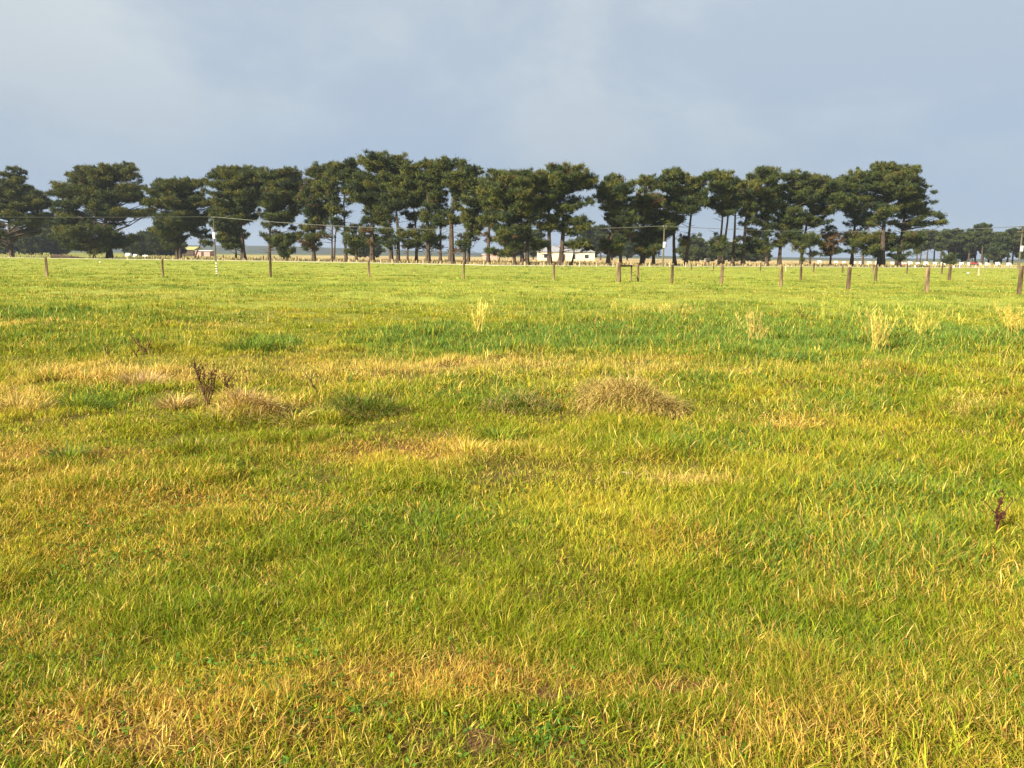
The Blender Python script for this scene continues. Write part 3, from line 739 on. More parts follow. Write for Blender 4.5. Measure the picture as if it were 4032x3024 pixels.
# shelter belt at the right, its own line of pines
belt = [(3625,7,1,.86),(3652,0,0,.88),(3680,4,2,.80),(3706,-4,1,.93),(3735,3,0,.90),(3764,-2,2,.84),(3790,4,3,.98),(3815,-3,1,.94),(3842,2,0,.92),
        (3868,-3,2,.97),(3895,3,1,.92),(3918,-4,3,1.0),(3945,2,0,.84),(3968,5,1,.90),(3990,-3,2,.86),(4015,2,0,.93),(4042,-2,3,1.08),(4072,3,1,1.0),(4105,0,0,.98),(4140,2,2,1.0)]
for i, (px, dyy, k, s) in enumerate(belt):
    far_tree(px, 330+dyy*1.5, k, s, 'hazy dark pine in the distant shelter belt on the right', 'pines of the distant shelter belt', rg.uniform(-.5, .5))
# second ragged line behind the belt, seen through it
for i, px in enumerate(range(3560, 4200, 46)):
    far_tree(px+rg.uniform(-8, 8), 372+rg.uniform(-6, 6), (0, 1, 2)[i % 3], rg.uniform(.66, .85), 'hazy dark pine in the distant shelter belt on the right', 'pines of the distant shelter belt', rg.uniform(0, 6))
for px, Y, k, s in [(20,300,4,.95),(75,310,3,.75),(120,290,4,.8),(165,300,3,.95),(200,300,4,1.1),(240,320,4,.9),(-40,300,3,1.0)]:
    far_tree(px, Y, k, s, 'dark distant tree beyond the paddock, seen between the two leftmost pines', 'distant trees on the far left', rg.uniform(0, 6))
for px, Y, k, s in [(520,300,4,.75),(555,290,4,.88),(590,300,4,1.02),(625,285,3,.78),(655,300,4,1.1),(690,310,4,.9)]:
    far_tree(px, Y, k, s, 'dark distant tree in the clump behind the gap left of the two-stemmed pine', 'distant trees behind the left gap', rg.uniform(0, 6))
for px, Y, k, s in [(2720,300,4,1.0),(2752,310,4,.85),(2790,300,4,.72),(2830,320,3,.7),(2870,310,4,.85),(2905,300,4,.72),(2960,320,4,.6),(3010,320,4,.55)]:
    far_tree(px, Y, k, s, 'dark distant tree seen low between the bare trunks right of the middle', 'distant trees behind the right half', rg.uniform(0, 6))
for px, Y, k, s in [(1420,330,4,.7),(1470,340,4,.8),(2020,340,3,.8),(2100,330,3,.95),(2290,330,1,1.0),(2330,335,3,1.1),(2365,330,0,.9),(2410,340,3,.95),(2470,335,3,.9),(2540,340,3,.85)]:
    far_tree(px, Y, k, s, 'dark distant tree glimpsed through the trunks near the middle of the row', 'distant trees behind the middle', rg.uniform(0, 6))

# far hills, a low ridge with depth
hx = np.linspace(-2600, 2600, 160); rows_ = []
for j, (yy, hk) in enumerate([(1500, 0), (1560, .55), (1650, .9), (1760, 1.0), (1900, .7), (2100, 0)]):
    hh = (7 + 9*fbm(hx*.0011, hx*0+.5, 5, 4)*1.6 + 3.0*fbm(hx*.012, hx*0+j*.3, 6, 3))*hk*(.25+.75*(1-sstep(-500, 150, hx))) - 1*(hk == 0)
    rows_.append(np.stack([hx, np.full_like(hx, yy), hh], -1))
V = np.concatenate(rows_); nx = len(hx); T = []
for j in range(5):
    for i in range(nx-1):
        q = j*nx+i; T += [(q, q+1, q+nx+1), (q, q+nx+1, q+nx)]
tag(link('hills', mesh_np('hills', V, np.array(T), None, M['hill'], True)), kind='structure')

# ------------------------------------------------------------------ fences
def post_mesh(r_, h, seed, lean=0.0, taper=.92):
    g = random.Random(seed); mb = MB(); n = 10; rings = 7
    ph = g.uniform(0, 6.28)
    V = []; F = []
    for i in range(rings):
        t = i/(rings-1); z = -.25 + t*(h+.25)
        rr_ = r_*(1+(taper-1)*t)
        for k in range(n):
            a_ = 2*math.pi*k/n
            q = rr_*(1+.10*math.sin(2*a_+ph)+.05*math.sin(5*a_+t*4+ph)+g.uniform(-.03,.03))
            zz = z + (math.cos(a_+ph)*r_*.18 if i == rings-1 else 0)
            V.append((q*math.cos(a_)+lean*max(z,0)+math.sin(t*3+ph)*r_*.12, q*math.sin(a_), zz))
    for i in range(rings-1):
        for k in range(n):
            j = (k+1) % n; F.append((i*n+k, i*n+j, (i+1)*n+j, (i+1)*n+k))
    V.append((lean*h, 0, h+.012)); c_ = len(V)-1
    for k in range(n): F.append(((rings-1)*n+k, (rings-1)*n+(k+1) % n, c_))
    mb.poly(V, F); return mb
def fence_post(px, ty, by_, wpx, label, group, mk='post_tan', name='fence_post', lean=0.0):
    x, y = gp(px, by_); _, zt = at(px, ty, y)
    o = post_mesh(wpx*y/FPX/2, zt, int(px), lean).build(name, M[mk], None, False)
    o.location = (x, y, height(np.array([x]), np.array([y]))[0])
    return tag(o, label, 'fence post', group)
G1 = 'posts of the front fence'
for px, ty, by_, w, mk, lb in [
  (186,1015,1090,11,'post_tan','round wooden post of the front fence, leftmost in view, below the felled log'),
  (642,1018,1089,10,'post_tan','round wooden post of the front fence, second from the left'),
  (1065,1023,1092,10,'post_brown','dark round post of the front fence, next to the white-banded stake'),
  (1453,1027,1091,9,'post_tan','thin tan post of the front fence in front of the spiky-topped tallest pine'),
  (1826,1027,1099,9,'post_tan','thin tan post of the front fence, two left of the braced corner'),
  (2180,1034,1101,9,'post_tan','thin tan post of the front fence, nearest on the left to the braced corner'),
  (2645,1040,1114,12,'post_brown','grey-brown post just right of the braced corner, first of the returning fence'),
  (2840,1045,1120,14,'post_tan','pale sunlit thick post, second right of the braced corner'),
  (3073,1047,1128,13,'post_tan','sunlit tan post, third right of the braced corner'),
  (3339,1050,1138,15,'post_brown','brown post with rough dark top, fourth right of the braced corner'),
  (3648,1053,1149,16,'post_tan','thick reddish post, second closest of the returning fence'),
  (4011,1049,1163,18,'post_brown','largest and closest fence post, rough and brown, at the right edge')]:
    fence_post(px, ty, by_, w, lb, G1, mk, lean=random.uniform(-.02,.02))
for px, ty, by_, w, mk, lb in [
  (3151,1047,1106,10,'post_brown','leftmost of the three dark posts standing mid-paddock on the right'),
  (3447,1048,1106,10,'post_brown','middle of the three dark posts standing mid-paddock on the right'),
  (3737,1043,1105,11,'post_brown','rightmost of the three dark posts mid-paddock, under the lone round bush')]:
    fence_post(px, ty, by_, w, lb, 'posts of the mid-paddock fence', mk)
for px, ty, by_, w, mk in [(2722,1040,1062,5,'post_brown'),(2809,1033,1065,5,'post_brown'),(2994,1033,1069,5,'post_brown'),(3094,1040,1067,5,'post_pale'),(3203,1036,1073,6,'post_brown'),
  (3317,1044,1074,6,'post_brown'),(3437,1040,1076,6,'post_tan'),(3570,1037,1079,6,'post_brown'),(3707,1036,1081,6,'post_brown'),(3853,1056,1085,6,'post_pale')]:
    fence_post(px, ty, by_, w, 'small thin post of the far fence crossing the right side of the paddock', 'posts of the far fence', mk)
for px in [1500,1545,1667,1905,2066,2140,2221,2283,2348,2414,2484,2558,2637,2700]:
    yb = float(tree_base_y(px))+5
    fence_post(px, yb-19, yb, 5.5, 'small pale roadside post standing along the track before the trunks', 'pale roadside posts along the track', 'post_pale')
rb = random.Random(8)
for px in [30,57,123,140,355,560,728,782,880,1038,1080,1120,1170]:
    yb = float(tree_base_y(px))-3
    fence_post(px, yb-16, yb, 3.5, 'thin faint roadside post on the far side of the track at left', 'thin roadside posts at left', 'post_tan')
# braced corner: three posts and a rail
x, y = gp(2435, 1109)
root = thing('fence_brace', 'braced wooden fence corner of three posts joined by a top rail', 'fence brace', (x, y, 0))
_, zt = at(2435, 1033, y); o = post_mesh(.13, zt, 1).build('post', M['post_tan'], root); o['label'] = 'thick sunlit orange-tan end post'
x2, y2 = gp(2484, 1106); _, z2 = at(2484, 1043, y2); o = post_mesh(.06, z2, 2).build('post', M['post_tan'], root); o.location = (x2-x, y2-y, 0)
x3, y3 = gp(2511, 1107); _, z3 = at(2511, 1041, y3); o = post_mesh(.075, z3, 3).build('post', M['post_tan'], root); o.location = (x3-x, y3-y, 0)
_, zr = at(2470, 1047, y); mb = MB(); mb.tube([(.10, 0, zr),(x2-x, y2-y-.01, zr-.01),(x3-x, y3-y, zr-.02)], [.06,.055,.055], 8); mb.build('rail', M['post_brown'], root)
# rail hurdle in front of the spiky pine
yb = float(tree_base_y(1520))+3; x, y = gp(1522, yb)
root = thing('rail_hurdle', 'low two-post wooden rail beside the track below the spiky-topped tallest pine', 'hurdle', (x, y, 0))
for sx in (-.85, .85):
    o = post_mesh(.06, .75, 5).build('post', M['post_tan'], root); o.location = (sx, 0, 0)
mb = MB(); mb.tube([(-.9,-.08,.66),(.9,-.08,.62)], .045, 7); mb.build('rail', M['post_tan'], root)
# white banded stake
x, y = gp(855, 1085); root = thing('banded_stake', 'slim stake with five stacked white bands standing in the left paddock', 'stake', (x, y, 0))
mb = MB(); mb.tube([(0,0,-.2),(0,0,.5),(0,0,1.0)], [.012,.012,.01], 8); mb.build('stem', M['post_brown'], root)
for py in (1036.5, 1048, 1058, 1067.5, 1076.5):
    _, z = at(855, py, y); mb = MB(); mb.tube([(0,0,z-.035),(0,0,z-.025),(0,0,z+.025),(0,0,z+.035)], [.05,.075,.075,.05], 10); mb.build('band', M['white'], root)

# ------------------------------------------------------------------ power line
def pole(px, ty, by_, label, boxy, arm=0, r_=.13):
    x, y = gp(px, by_); _, h = at(px, ty, y)
    root = thing('power_pole', label, 'power pole', (x, y, 0), 0, None)
    mb = MB(); mb.tube([(0,0,-.3),(0,0,h*.5),(0,0,h)], [r_*1.15, r_, r_*.8], 10); mb.build('pole_shaft', M['pole'], root)
    _, b0 = at(px, boxy[1], y); _, b1 = at(px, boxy[0], y)
    mb = MB(); w = boxy[2]*y/FPX/2; mb.box(-w+.02, w+.02, -r_-.30, -r_-.005, b0, b1, .04); mb.build('equipment_box', M['white'], root)
    mb = MB()
    if arm:
        for k, zz in enumerate((h-.15, h-1.0)):
            mb.box(-1.15, 1.15, -r_-.11, -r_-.012, zz-.07, zz+.07)
        mb.build('crossarm', M['pole'], root)
        for sx in (-1.0, -.45, .45, 1.0):
            q = MB(); q.tube([(sx,-r_-.06,h-.08),(sx,-r_-.06,h-.02),(sx,-r_-.06,h+.12)], [.03,.06,.035], 8); q.build('insulator', M['grey'], root)
    else:
        mb.box(-.3, .3, -r_-.09, -r_-.012, h-.16, h-.06); mb.build('crossarm', M['pole'], root)
        for sx in (-.22, .22):
            q = MB(); q.tube([(sx,-r_-.05,h-.06),(sx,-r_-.05,h),(sx,-r_-.05,h+.1)], [.025,.05,.03], 8); q.build('insulator', M['grey'], root)
    return Vector((x, y-r_-.05, h+.05))
P1 = pole(849, 855, 1027, 'slim power pole with white box, in front of the rounded dense pine', (914, 941, 9))
P2 = pole(2610, 891, 1049, 'slim power pole with white box at mid-height, near the middle of the row', (953, 975, 9))
P3 = pole(4010, 891, 1058, 'power pole with two crossarms and white box at the right edge', (968, 990, 9), 1, .17)
x, z = at(-700, 850, P1.y*1.0); P0 = Vector((x, P1.y, z))
def span(a_, b_, sag, off, label):
    pts = []
    for i in range(25):
        t = i/24; p = a_.lerp(b_, t); p.z -= sag*4*t*(1-t); p = p + Vector((off, 0, 0)); pts.append(p)
    mb = MB(); mb.tube(pts, .032, 6); o = mb.build('power_line', M['wire'])
    return tag(o, label, 'wire', 'overhead power wires')
for off, nm in ((-.22, 'left-hand'), (.22, 'right-hand')):
    span(P0, P1, .15, off, 'overhead wires running left from the left power pole')
    span(P1, P2, 1.35, off, 'overhead wires sagging between the left and middle power poles')
    span(P2, P3, 1.0, off, 'overhead wires running from the middle power pole to the right one')

# ------------------------------------------------------------------ far buildings and small things
def house(name, label, px0, px1, Y, wall_h, depth, mw, mr, roof_h, wins=(), door=None, gable=True, over=.35, chimney=False):
    x0 = at(px0, 1000, Y)[0]; x1 = at(px1, 1000, Y)[0]; w = (x1-x0)/2
    root = thing(name, label, 'house' if 'house' in name else 'shed', ((x0+x1)/2, Y, 0))
    mb = MB(); mb.box(-w, w, 0, depth, -.3, wall_h); mb.build('wall', mw, root)
    mb = MB(); e = over; hip = 0 if gable else depth*.5
    V = [(-w-e,-e,wall_h+.004),(w+e,-e,wall_h+.004),(w+e,depth+e,wall_h+.004),(-w-e,depth+e,wall_h+.004),(-w-e+hip,depth/2,wall_h+roof_h),(w+e-hip,depth/2,wall_h+roof_h)]
    mb.poly(V, [(3,2,1,0),(0,1,5,4),(2,3,4,5),(1,2,5),(3,0,4)]); rf = mb.build('roof', mr, root)
    if chimney:
        mb = MB(); mb.box(w*.4, w*.4+.7, depth*.4, depth*.4+.7, wall_h+.5, wall_h+roof_h+.8); mb.build('chimney', M['pink'], rf)
    for (a_, b_, c_, d_) in wins:
        mb = MB()
        for q in ((a_-.08, b_+.08, c_-.08, c_), (a_-.08, b_+.08, d_, d_+.08), (a_-.08, a_, c_, d_), (b_, b_+.08, c_, d_)):
            mb.box(q[0], q[1], -.06, -.003, q[2], q[3])
        f = mb.build('window', M['white'], root)
        mb = MB(); mb.box(a_, b_, -.03, -.004, c_, d_); mb.build('pane', M['glass'], f)
    if door:
        mb = MB(); mb.box(door[0], door[1], -.05, -.003, 0, door[2]); mb.build('door', M['brownwall'], root)
    return root
house('farm_house', 'long low cream farmhouse with dark window behind the trunks', 2118, 2342, 235, 2.7, 8, M['cream'], M['roof'], 1.9,
      [(2.0,2.7,.6,2.1),(-6.6,-5.2,.9,2.1),(5.4,6.6,.9,2.0)], (-1.2,-.3,2.05), False, chimney=True)
house('brick_shed', 'small pink brick shed with pale roof, behind trunks left of the farmhouse', 1900, 1958, 255, 1.7, 5, M['pink'], M['white'], .25, [(-.8,.1,.7,1.3)], None, True)
house('pale_shed', 'small pink-walled shed with white roof beyond the left paddock', 768, 826, 300, 1.9, 6, M['pink'], M['white'], .4, [], (-.5,.5,1.6), True)
house('farm_shed', 'low dark barn with yellowish roof beyond the left paddock', 718, 762, 320, 2.4, 10, M['brownwall'], M['roofyellow'], 1.3, [], (-1,1,2.0), True)
# pale water tank on legs / trailer
x, y = gp(2784, 1045)
root = thing('water_tank', 'small pale cream tank on short dark legs in the dry grass', 'tank', (x, y, 0))
mb = MB(); mb.tube([(-.5,0,.98),(-.46,0,.98),(.46,0,.98),(.5,0,.98)], [.30,.38,.38,.30], 14); mb.build('tank_body', M['cream'], root, True)
for sx in (-.3, .3):
    mb = MB(); mb.box(sx-.04, sx+.04, -.25, .25, -.1, .64); mb.build('leg', M['red'], root)
# wrapped bales at left
for px, py, w, lb in [(506,1003,20,'pale wrapped bale, left and larger of two, on the dry mound beyond the track'),(534,1003,15,'pale wrapped bale, right and smaller of two, on the dry mound beyond the track'),(572,1004,24,'flat pale wrapped bale right of the other two, lying low beyond the track')]:
    Y = 205; x = at(px, py, Y)[0]; s = w*Y/FPX/2; hh = s*(1.6 if w != 24 else .7)
    mb = MB(); n = 16
    mb.tube([(-s,0,hh/2+.15),(-s*.94,0,hh/2+.15),(s*.94,0,hh/2+.15),(s,0,hh/2+.15)], [hh*.42,hh*.5,hh*.5,hh*.42], n)
    o = mb.build('wrapped_bale', M['white'], None, True); o.location = (x, Y, -.1); tag(o, lb, 'bale', 'wrapped bales beyond the track')
# the row of white boxes in front of the shelter belt
boxes = [3225,3290,3322,3366,3390,3422,3454,3512,3546,3583,3613,3645,3680,3712,3751,3785,3818,3856,3888,3928,3972]
for i, px in enumerate(boxes):
    Y = 225; x = at(px, 1045, Y)[0]
    if i == 0:
        mb = MB(); mb.poly([(-.48,-.5,0),(.48,-.5,0),(.48,.5,0),(-.48,.5,0),(-.46,-.48,.78),(.46,-.48,.78),(.46,.48,.95),(-.46,.48,.95)], [(3,2,1,0),(4,5,6,7),(0,1,5,4),(1,2,6,5),(2,3,7,6),(3,0,4,7)])
        pb = MB(); pb.poly([(-.54,-.58,.785),(.54,-.58,.785),(.54,.56,.975),(-.54,.56,.975),(-.54,-.58,.83),(.54,-.58,.83),(.54,.56,1.02),(-.54,.56,1.02)], [(3,2,1,0),(4,5,6,7),(0,1,5,4),(1,2,6,5),(2,3,7,6),(3,0,4,7)])
        ob = MB(); ob.box(-.2,.2,-.53,-.502,.05,.45)
        b_ = mb.build('body', M['white']); l_ = pb.build('lid', M['white']); d_ = ob.build('opening', M['brownwall'])
        parts_ = [b_, l_, d_]
    root = thing('white_box', 'small white box with sloping lid in the row before the distant shelter belt', 'box', (x, Y, 0), rb.uniform(-.3,.3), 'white boxes in a row before the shelter belt')
    s = rb.uniform(.8, 1.0); root.scale = (s, s, s)
    for p in parts_:
        c_ = p if i == 0 else p.copy()
        if i: COL.objects.link(c_)
        c_.parent = root
for px in (3604, 3756, 3778, 3841):
    x, y = gp(px, 1054); mb = MB(); mb.tube([(0,0,-.1),(0,0,.4),(0,0,.44)], [.12,.11,.05], 8); o = mb.build('marker_peg', M['white']); o.location = (x, y, 0)
    tag(o, 'short white peg in the grass in front of the row of white boxes', 'peg', 'white pegs before the boxes')
# red vehicle
Y = 222; x = at(3836, 1045, Y)[0]
root = thing('farm_vehicle', 'small dark red farm vehicle parked in the row of white boxes', 'vehicle', (x, Y, 0))
mb = MB(); mb.box(-1.0,1.0,-.55,.55,.35,.78,.08); mb.box(-.95,-.2,-.5,.5,.782,.95,.04); mb.build('body', M['red'], root)
mb = MB(); mb.box(.0,.62,-.48,.48,.784,1.28,.08); mb.build('cab', M['glass'], root)
for sx in (-.65,.65):
    for sy in (-.58,.58):
        mb = MB(); mb.tube([(sx,sy-.09,.3),(sx,sy+.09,.3)], .3, 14); mb.build('wheel', M['tyre'], root)
# red and white sign
x, y = gp(3560, 1056); root = thing('field_sign', 'small white sign with a red lower half on a thin post among the boxes', 'sign', (x, y, 0))
mb = MB(); mb.tube([(0,0,-.1),(0,0,.8)], .03, 6); mb.build('post', M['post_brown'], root)
mb = MB(); mb.box(-.28,.28,-.06,-.035,.72,.95); mb.build('panel', M['white'], root)
mb = MB(); mb.box(-.20,.24,-.06,-.035,.52,.716); mb.build('panel', M['red'], root)
# felled log
x, y = gp(265, 1017.5); root = thing('felled_log', 'long felled log with broken branches lying beside the track at left', 'log', (x, y, 0))
mb = MB(); mb.tube([(-3.2,0,.38),(-1.6,.1,.42),(.5,0,.30),(3.4,.2,.12)], [.34,.33,.22,.07], 10); mb.build('trunk', M['bark'], root)
mb = MB()
for p, q in (((-3.0,-.1,.5),(-3.25,-.3,1.0)),((.4,0,.4),(-.7,.1,1.15)),((1.0,0,.35),(.7,-.2,.85)),((-1.2,0,.6),(-.9,-.3,1.2)),((2,0,.3),(2.6,-.3,.55))):
    mb.tube([p, ((p[0]+q[0])/2,(p[1]+q[1])/2,(p[2]+q[2])/2+.08), q], [.06,.045,.02], 6)
mb.build('branch', M['bark'], root)
# loose pale stones / rubbish
def pebble(px, py, s, lb, flat=.6, name='pale_stone', ln=1.0):
    x, y = gp(px, py); mb = MB(); V = []; F = []
    g = random.Random(px)
    for i in range(5):
        a_ = -math.pi/2+math.pi*i/4
        for k in range(9):
            t = 2*math.pi*k/9; q = s*math.cos(a_)*g.uniform(.85,1.1)
            V.append((q*math.cos(t)*ln, q*math.sin(t), s*flat*math.sin(a_)+s*flat*.7))
    for i in range(4):
        for k in range(9):
            j = (k+1) % 9; F.append((i*9+k, i*9+j, (i+1)*9+j, (i+1)*9+k))
    mb.poly(V, F); o = mb.build(name, M['stone'], None, True)
    o.location = (x, y, height(np.array([x]), np.array([y]))[0]); return tag(o, lb, 'stone')
pebble(395, 1034, .14, 'small white stone in the far left grass between two fence posts', .7)
pebble(3812, 1078, .14, 'small white stone in the right paddock, right of the rightmost dark post', .7)

# ------------------------------------------------------------------ weeds and tussocks
def hz(x, y): return float(height(np.array([x]), np.array([y]))[0])
def tussock(px, py, rad_, hgt, n, cols, label, name='grass_tussock', droop=1.5, w=.006, cat='tussock', sq=1.0, mound=0.0):
    x, y = gp(px, py); g = RNG
    an = g.uniform(0, 6.28, n); q = np.sqrt(g.random(n))*rad_*.6
    P = np.stack([np.cos(an)*q*sq, np.sin(an)*q, np.zeros(n)], -1)
    P[:, 2] = height(x+P[:, 0], y+P[:, 1]) - hz(x, y) - .01 + mound*np.maximum(0, 1-(q/rad_/.6)**2)*(.6+.8*vn(P[:, 0]*5+px, P[:, 1]*5, 2))
    c = np.array(cols)[g.integers(0, len(cols), n)]*g.lognormal(0, .25, (n, 1))
    L_ = hgt*.66*g.uniform(.5, 1.5, n)
    V, T, C = blades(P, an+g.normal(0, .5 if not mound else 1.1, n), .1+q/rad_*.8+np.abs(g.normal(0, .15, n)), L_, w*g.uniform(.6, 1.4, n), c, droop*g.uniform(.6, 1.2, n), 4)
    o = link(name, mesh_np(name, V, T, C, M['weed'] if cols[0][0] > .2 else M['grass'])); o.location = (x, y, hz(x, y))
    return tag(o, label, cat)
S_, O_, D_, Lh, G_, Y_ = tuple(STRAW), tuple(ORNG), tuple(DEAD), tuple(LUSH), tuple(GREEN), tuple(YELL)
BR = (.30,.20,.08); PK = (.46,.28,.15); PB = (.34,.24,.09)
tussock(2490, 1622, .66, .30, 2600, [(.50,.36,.10), (.42,.27,.085), S_, BR, (.46,.34,.12), (.36,.34,.06)], 'large mound of drooping brown dead grass right of the middle', droop=2.6, w=.006, sq=1.3, mound=.18)
tussock(2350, 1600, .30, .30, 480, [PB, S_, BR, G_], 'brown drooping grass clump leaning off the left side of the large mound', droop=2.4, mound=.14)
tussock(2050, 1612, .42, .26, 700, [BR, G_, Lh, PB], 'low brown-green clump between the large mound and the dark green tussock', droop=2.2, sq=1.4, mound=.10)
tussock(1430, 1618, .46, .34, 900, [Lh, (.12,.13,.03), BR, G_], 'dark green spreading tussock left of the middle', droop=2.2, sq=1.3, mound=.12)
tussock(980, 1640, .40, .28, 800, [S_, PB, O_, PK], 'straw-coloured tussock at the right foot of the tall brown dock', droop=2.0, sq=1.3, mound=.12)
tussock(1160, 1655, .30, .24, 500, [PB, S_, G_, Y_], 'pale yellowish tussock right of the straw-coloured one', droop=1.8)
tussock(690, 1600, .26, .24, 420, [PK, S_, PB], 'pinkish straw clump at the left foot of the tall brown dock')
tussock(560, 1520, .28, .30, 420, [PK, S_, (.5,.34,.2)], 'pink-tan upright dead grass tuft above the tall brown dock', droop=.7)
tussock(70, 1605, .40, .26, 700, [S_, O_, PB], 'orange straw tussock at the left edge', droop=1.5, sq=1.4)
tussock(860, 1660, .5, .22, 900, [G_, Y_, (.2,.24,.05)], 'rounded bright green grass hummock below the tall brown dock', droop=1.6, sq=1.5)
tussock(300, 1600, .40, .24, 700, [Lh, G_, (.1,.15,.04)], 'green tussock right of the orange straw tussock', droop=1.7, sq=1.5)
tussock(265, 1815, .16, .20, 220, [Lh, (.12,.18,.06), G_], 'small spiky blue-green grass clump low on the left', droop=.9)
tussock(800, 1770, .34, .18, 500, [G_, BR, Lh], 'dark green low tussock among the orange grass on the left', droop=1.5, sq=1.4)
tussock(1960, 1720, .30, .22, 420, [G_, Lh, Y_], 'green grass clump with long blades just below the middle', droop=1.2)
tussock(1830, 1790, .26, .20, 360, [O_, Y_, S_], 'orange-yellow grass tuft below the green clump', droop=1.0)
tussock(3130, 1680, .26, .16, 360, [O_, S_, D_], 'rusty orange low grass patch right of the large mound', droop=1.4, sq=1.6)
tussock(3810, 1640, .26, .18, 360, [PB, S_, O_], 'brownish straw clump near the right edge', droop=1.5, sq=1.4)
tussock(1000, 1390, .5, .34, 500, [Lh, (.06,.13,.03), G_], 'dark lush grass clump on the left of the green strip', droop=1.2, w=.009, sq=1.3)
tussock(3100, 1425, .5, .28, 500, [Lh, (.07,.13,.03)], 'dark green leafy clump below the long green strip on the right', droop=1.6, w=.01, sq=1.5)
tussock(3010, 1350, .4, .30, 380, [(.12,.24,.05), Lh, (.14,.26,.05)], 'bright green leafy clump inside the green strip', droop=1.4, w=.014)

def dock(px, py, top, nst, spread, label, col=(.12,.062,.03), lean=0.0):
    """dead dock: dark upright stalks set with rough seed clusters"""
    x, y = gp(px, py); _, h = at(px, top, y); g = random.Random(px)
    root = thing('dock_plant', label, 'weed', (x, y, hz(x, y)))
    mb = MB(); cl = []; cc = []
    for s in range(nst):
        a_ = g.uniform(0, 6.28); hh = h*(1 if s == 0 else g.uniform(.45, .85)); dx = lean*hh + (s-(nst-1)/2)*spread*g.uniform(.7,1.2); dyy = g.uniform(-.06,.06)
        pts = [(dx*.15, 0, -.02)]
        for i in range(1, 7):
            t = i/6; pts.append((dx*(.15+.85*t**1.3)+math.sin(t*6+s)*.012, dyy*t, hh*t))
        mb.tube(pts, [.008-.0008*i for i in range(7)], 6)
        for i in range(int(26*hh/.5)):
            t = g.uniform(.35, 1.0); k = min(5, int(t*6)); f = t*6-k
            p = Vector(pts[k]).lerp(Vector(pts[k+1]), f)
            if g.random() < .35 and t < .9:
                e = p + Vector((g.uniform(-.09,.09), g.uniform(-.05,.05), g.uniform(.04,.13))); mb.tube([p, e], [.003,.002], 4); p = e
            cl.append(p)
    mb.build('stalk', plain('dock_stalk', tuple(c*.6 for c in col), col, 30, .9), root)
    n = len(cl)*9
    P = np.repeat(np.array([tuple(p) for p in cl]), 9, 0) + RNG.normal(0, .008, (n, 3))
    V, T, C = blades(P, RNG.uniform(0, 6.28, n), RNG.uniform(0, 1.6, n), RNG.uniform(.010, .026, n), RNG.uniform(.005, .010, n), np.array(col)*RNG.lognormal(0, .3, (n, 1)), .5, 2)
    tag(link('seed_cluster', mesh_np('dock_seed', V, T, C, M['weed']), root), kind='stuff')
    return root
dock(815, 1600, 1418, 6, .05, 'tall brown dead dock with several stalks, left of the middle')
dock(895, 1575, 1482, 3, .05, 'short dark dock with two leaning stalks beside the tall brown dock', lean=.15)
dock(575, 1400, 1332, 4, .09, 'dark brown dock leaning left in the green band behind the tall brown dock', lean=-.2)
dock(430, 1405, 1365, 2, .05, 'small faint brown dock, leftmost in the green band')
dock(536, 1410, 1375, 2, .05, 'small brown dock between the leftmost one and the leaning one')
dock(3175, 1265, 1222, 3, .14, 'dark reddish dock leaning left beside the tall yellow stalks', lean=-.5)
dock(3914, 2095, 1945, 2, .012, 'dark red upright dock spike in the long grass near the right edge', (.085,.030,.022))
dock(3555, 1835, 1795, 1, .02, 'single thin dark weed stalk slanting in the right-hand grass', lean=-.5)
dock(1250, 1560, 1490, 1, .03, 'lone thin dark stalk right of the tall brown dock', (.10,.08,.04), lean=-.3)

def drystalk(px, py, top, n, spread, cols, label, name='dry_stalk_plant'):
    """tall bleached flower stalks that branch upward"""
    x, y = gp(px, py); _, h = at(px, top, y); g = RNG
    P = []; az = []; le = []; L_ = []; W_ = []; C_ = []
    parts_ = []
    for s in range(n):
        a_ = g.uniform(0, 6.28); ln = g.uniform(.03, .55)*spread; hh = h*g.uniform(.55, 1.0)/max(.6, math.cos(ln))
        b_ = np.array([g.normal(0, .05*spread), g.normal(0, .05*spread), -.02])
        d = np.array([math.cos(a_)*math.sin(ln), math.sin(a_)*math.sin(ln), math.cos(ln)])
        c0 = np.array(cols[g.integers(0, len(cols))])*g.lognormal(0, .15)
        P.append(b_); az.append(a_); le.append(ln); L_.append(hh); W_.append(.009); C_.append(c0)
        for k in range(34):
            t = g.uniform(.3, 1.0)
            P.append(b_+d*hh*t); az.append(g.uniform(0, 6.28)); le.append(g.uniform(.15, .8)); L_.append(hh*g.uniform(.06, .22)); W_.append(.0062); C_.append(c0*g.lognormal(0, .2))
    V, T, C = blades(np.array(P), np.array(az), np.array(le), np.array(L_), np.array(W_), np.array(C_), .15, 3)
    o = link(name, mesh_np(name, V, T, C, M['weed'])); o.location = (x, y, hz(x, y))
    return tag(o, label, 'weed')
YS = [(.64,.55,.10),(.60,.52,.10),(.66,.55,.12)]; TS = [(.62,.47,.13),(.56,.43,.12)]
drystalk(1885, 1322, 1185, 30, .7, [(.72,.62,.15),(.66,.57,.14)], 'tall pale yellow dry stalk clump standing alone near the middle')
tussock(1900, 1350, .42, .14, 380, [(.55,.45,.12), Y_, S_], 'flattened pale yellow grass at the foot of the lone tall stalks', droop=1.6, w=.01, sq=1.4)
drystalk(3240, 1268, 1135, 9, .35, [(.50,.48,.10),(.46,.46,.09)], 'tallest bright yellow-green upright stalks right of the reddish dock')
drystalk(2960, 1335, 1205, 16, 1.2, TS, 'tan leaning dry stalks left in the long green strip')
drystalk(2990, 1345, 1260, 6, .9, TS, 'short tan seed stalks at the right foot of the leaning tan ones')
drystalk(3450, 1380, 1195, 22, 1.25, YS+TS, 'wide pale spray of dry stalks left of the bare branching one')
drystalk(3615, 1335, 1190, 14, 1.2, YS, 'branching bare yellow stalk plant between two pale sprays')
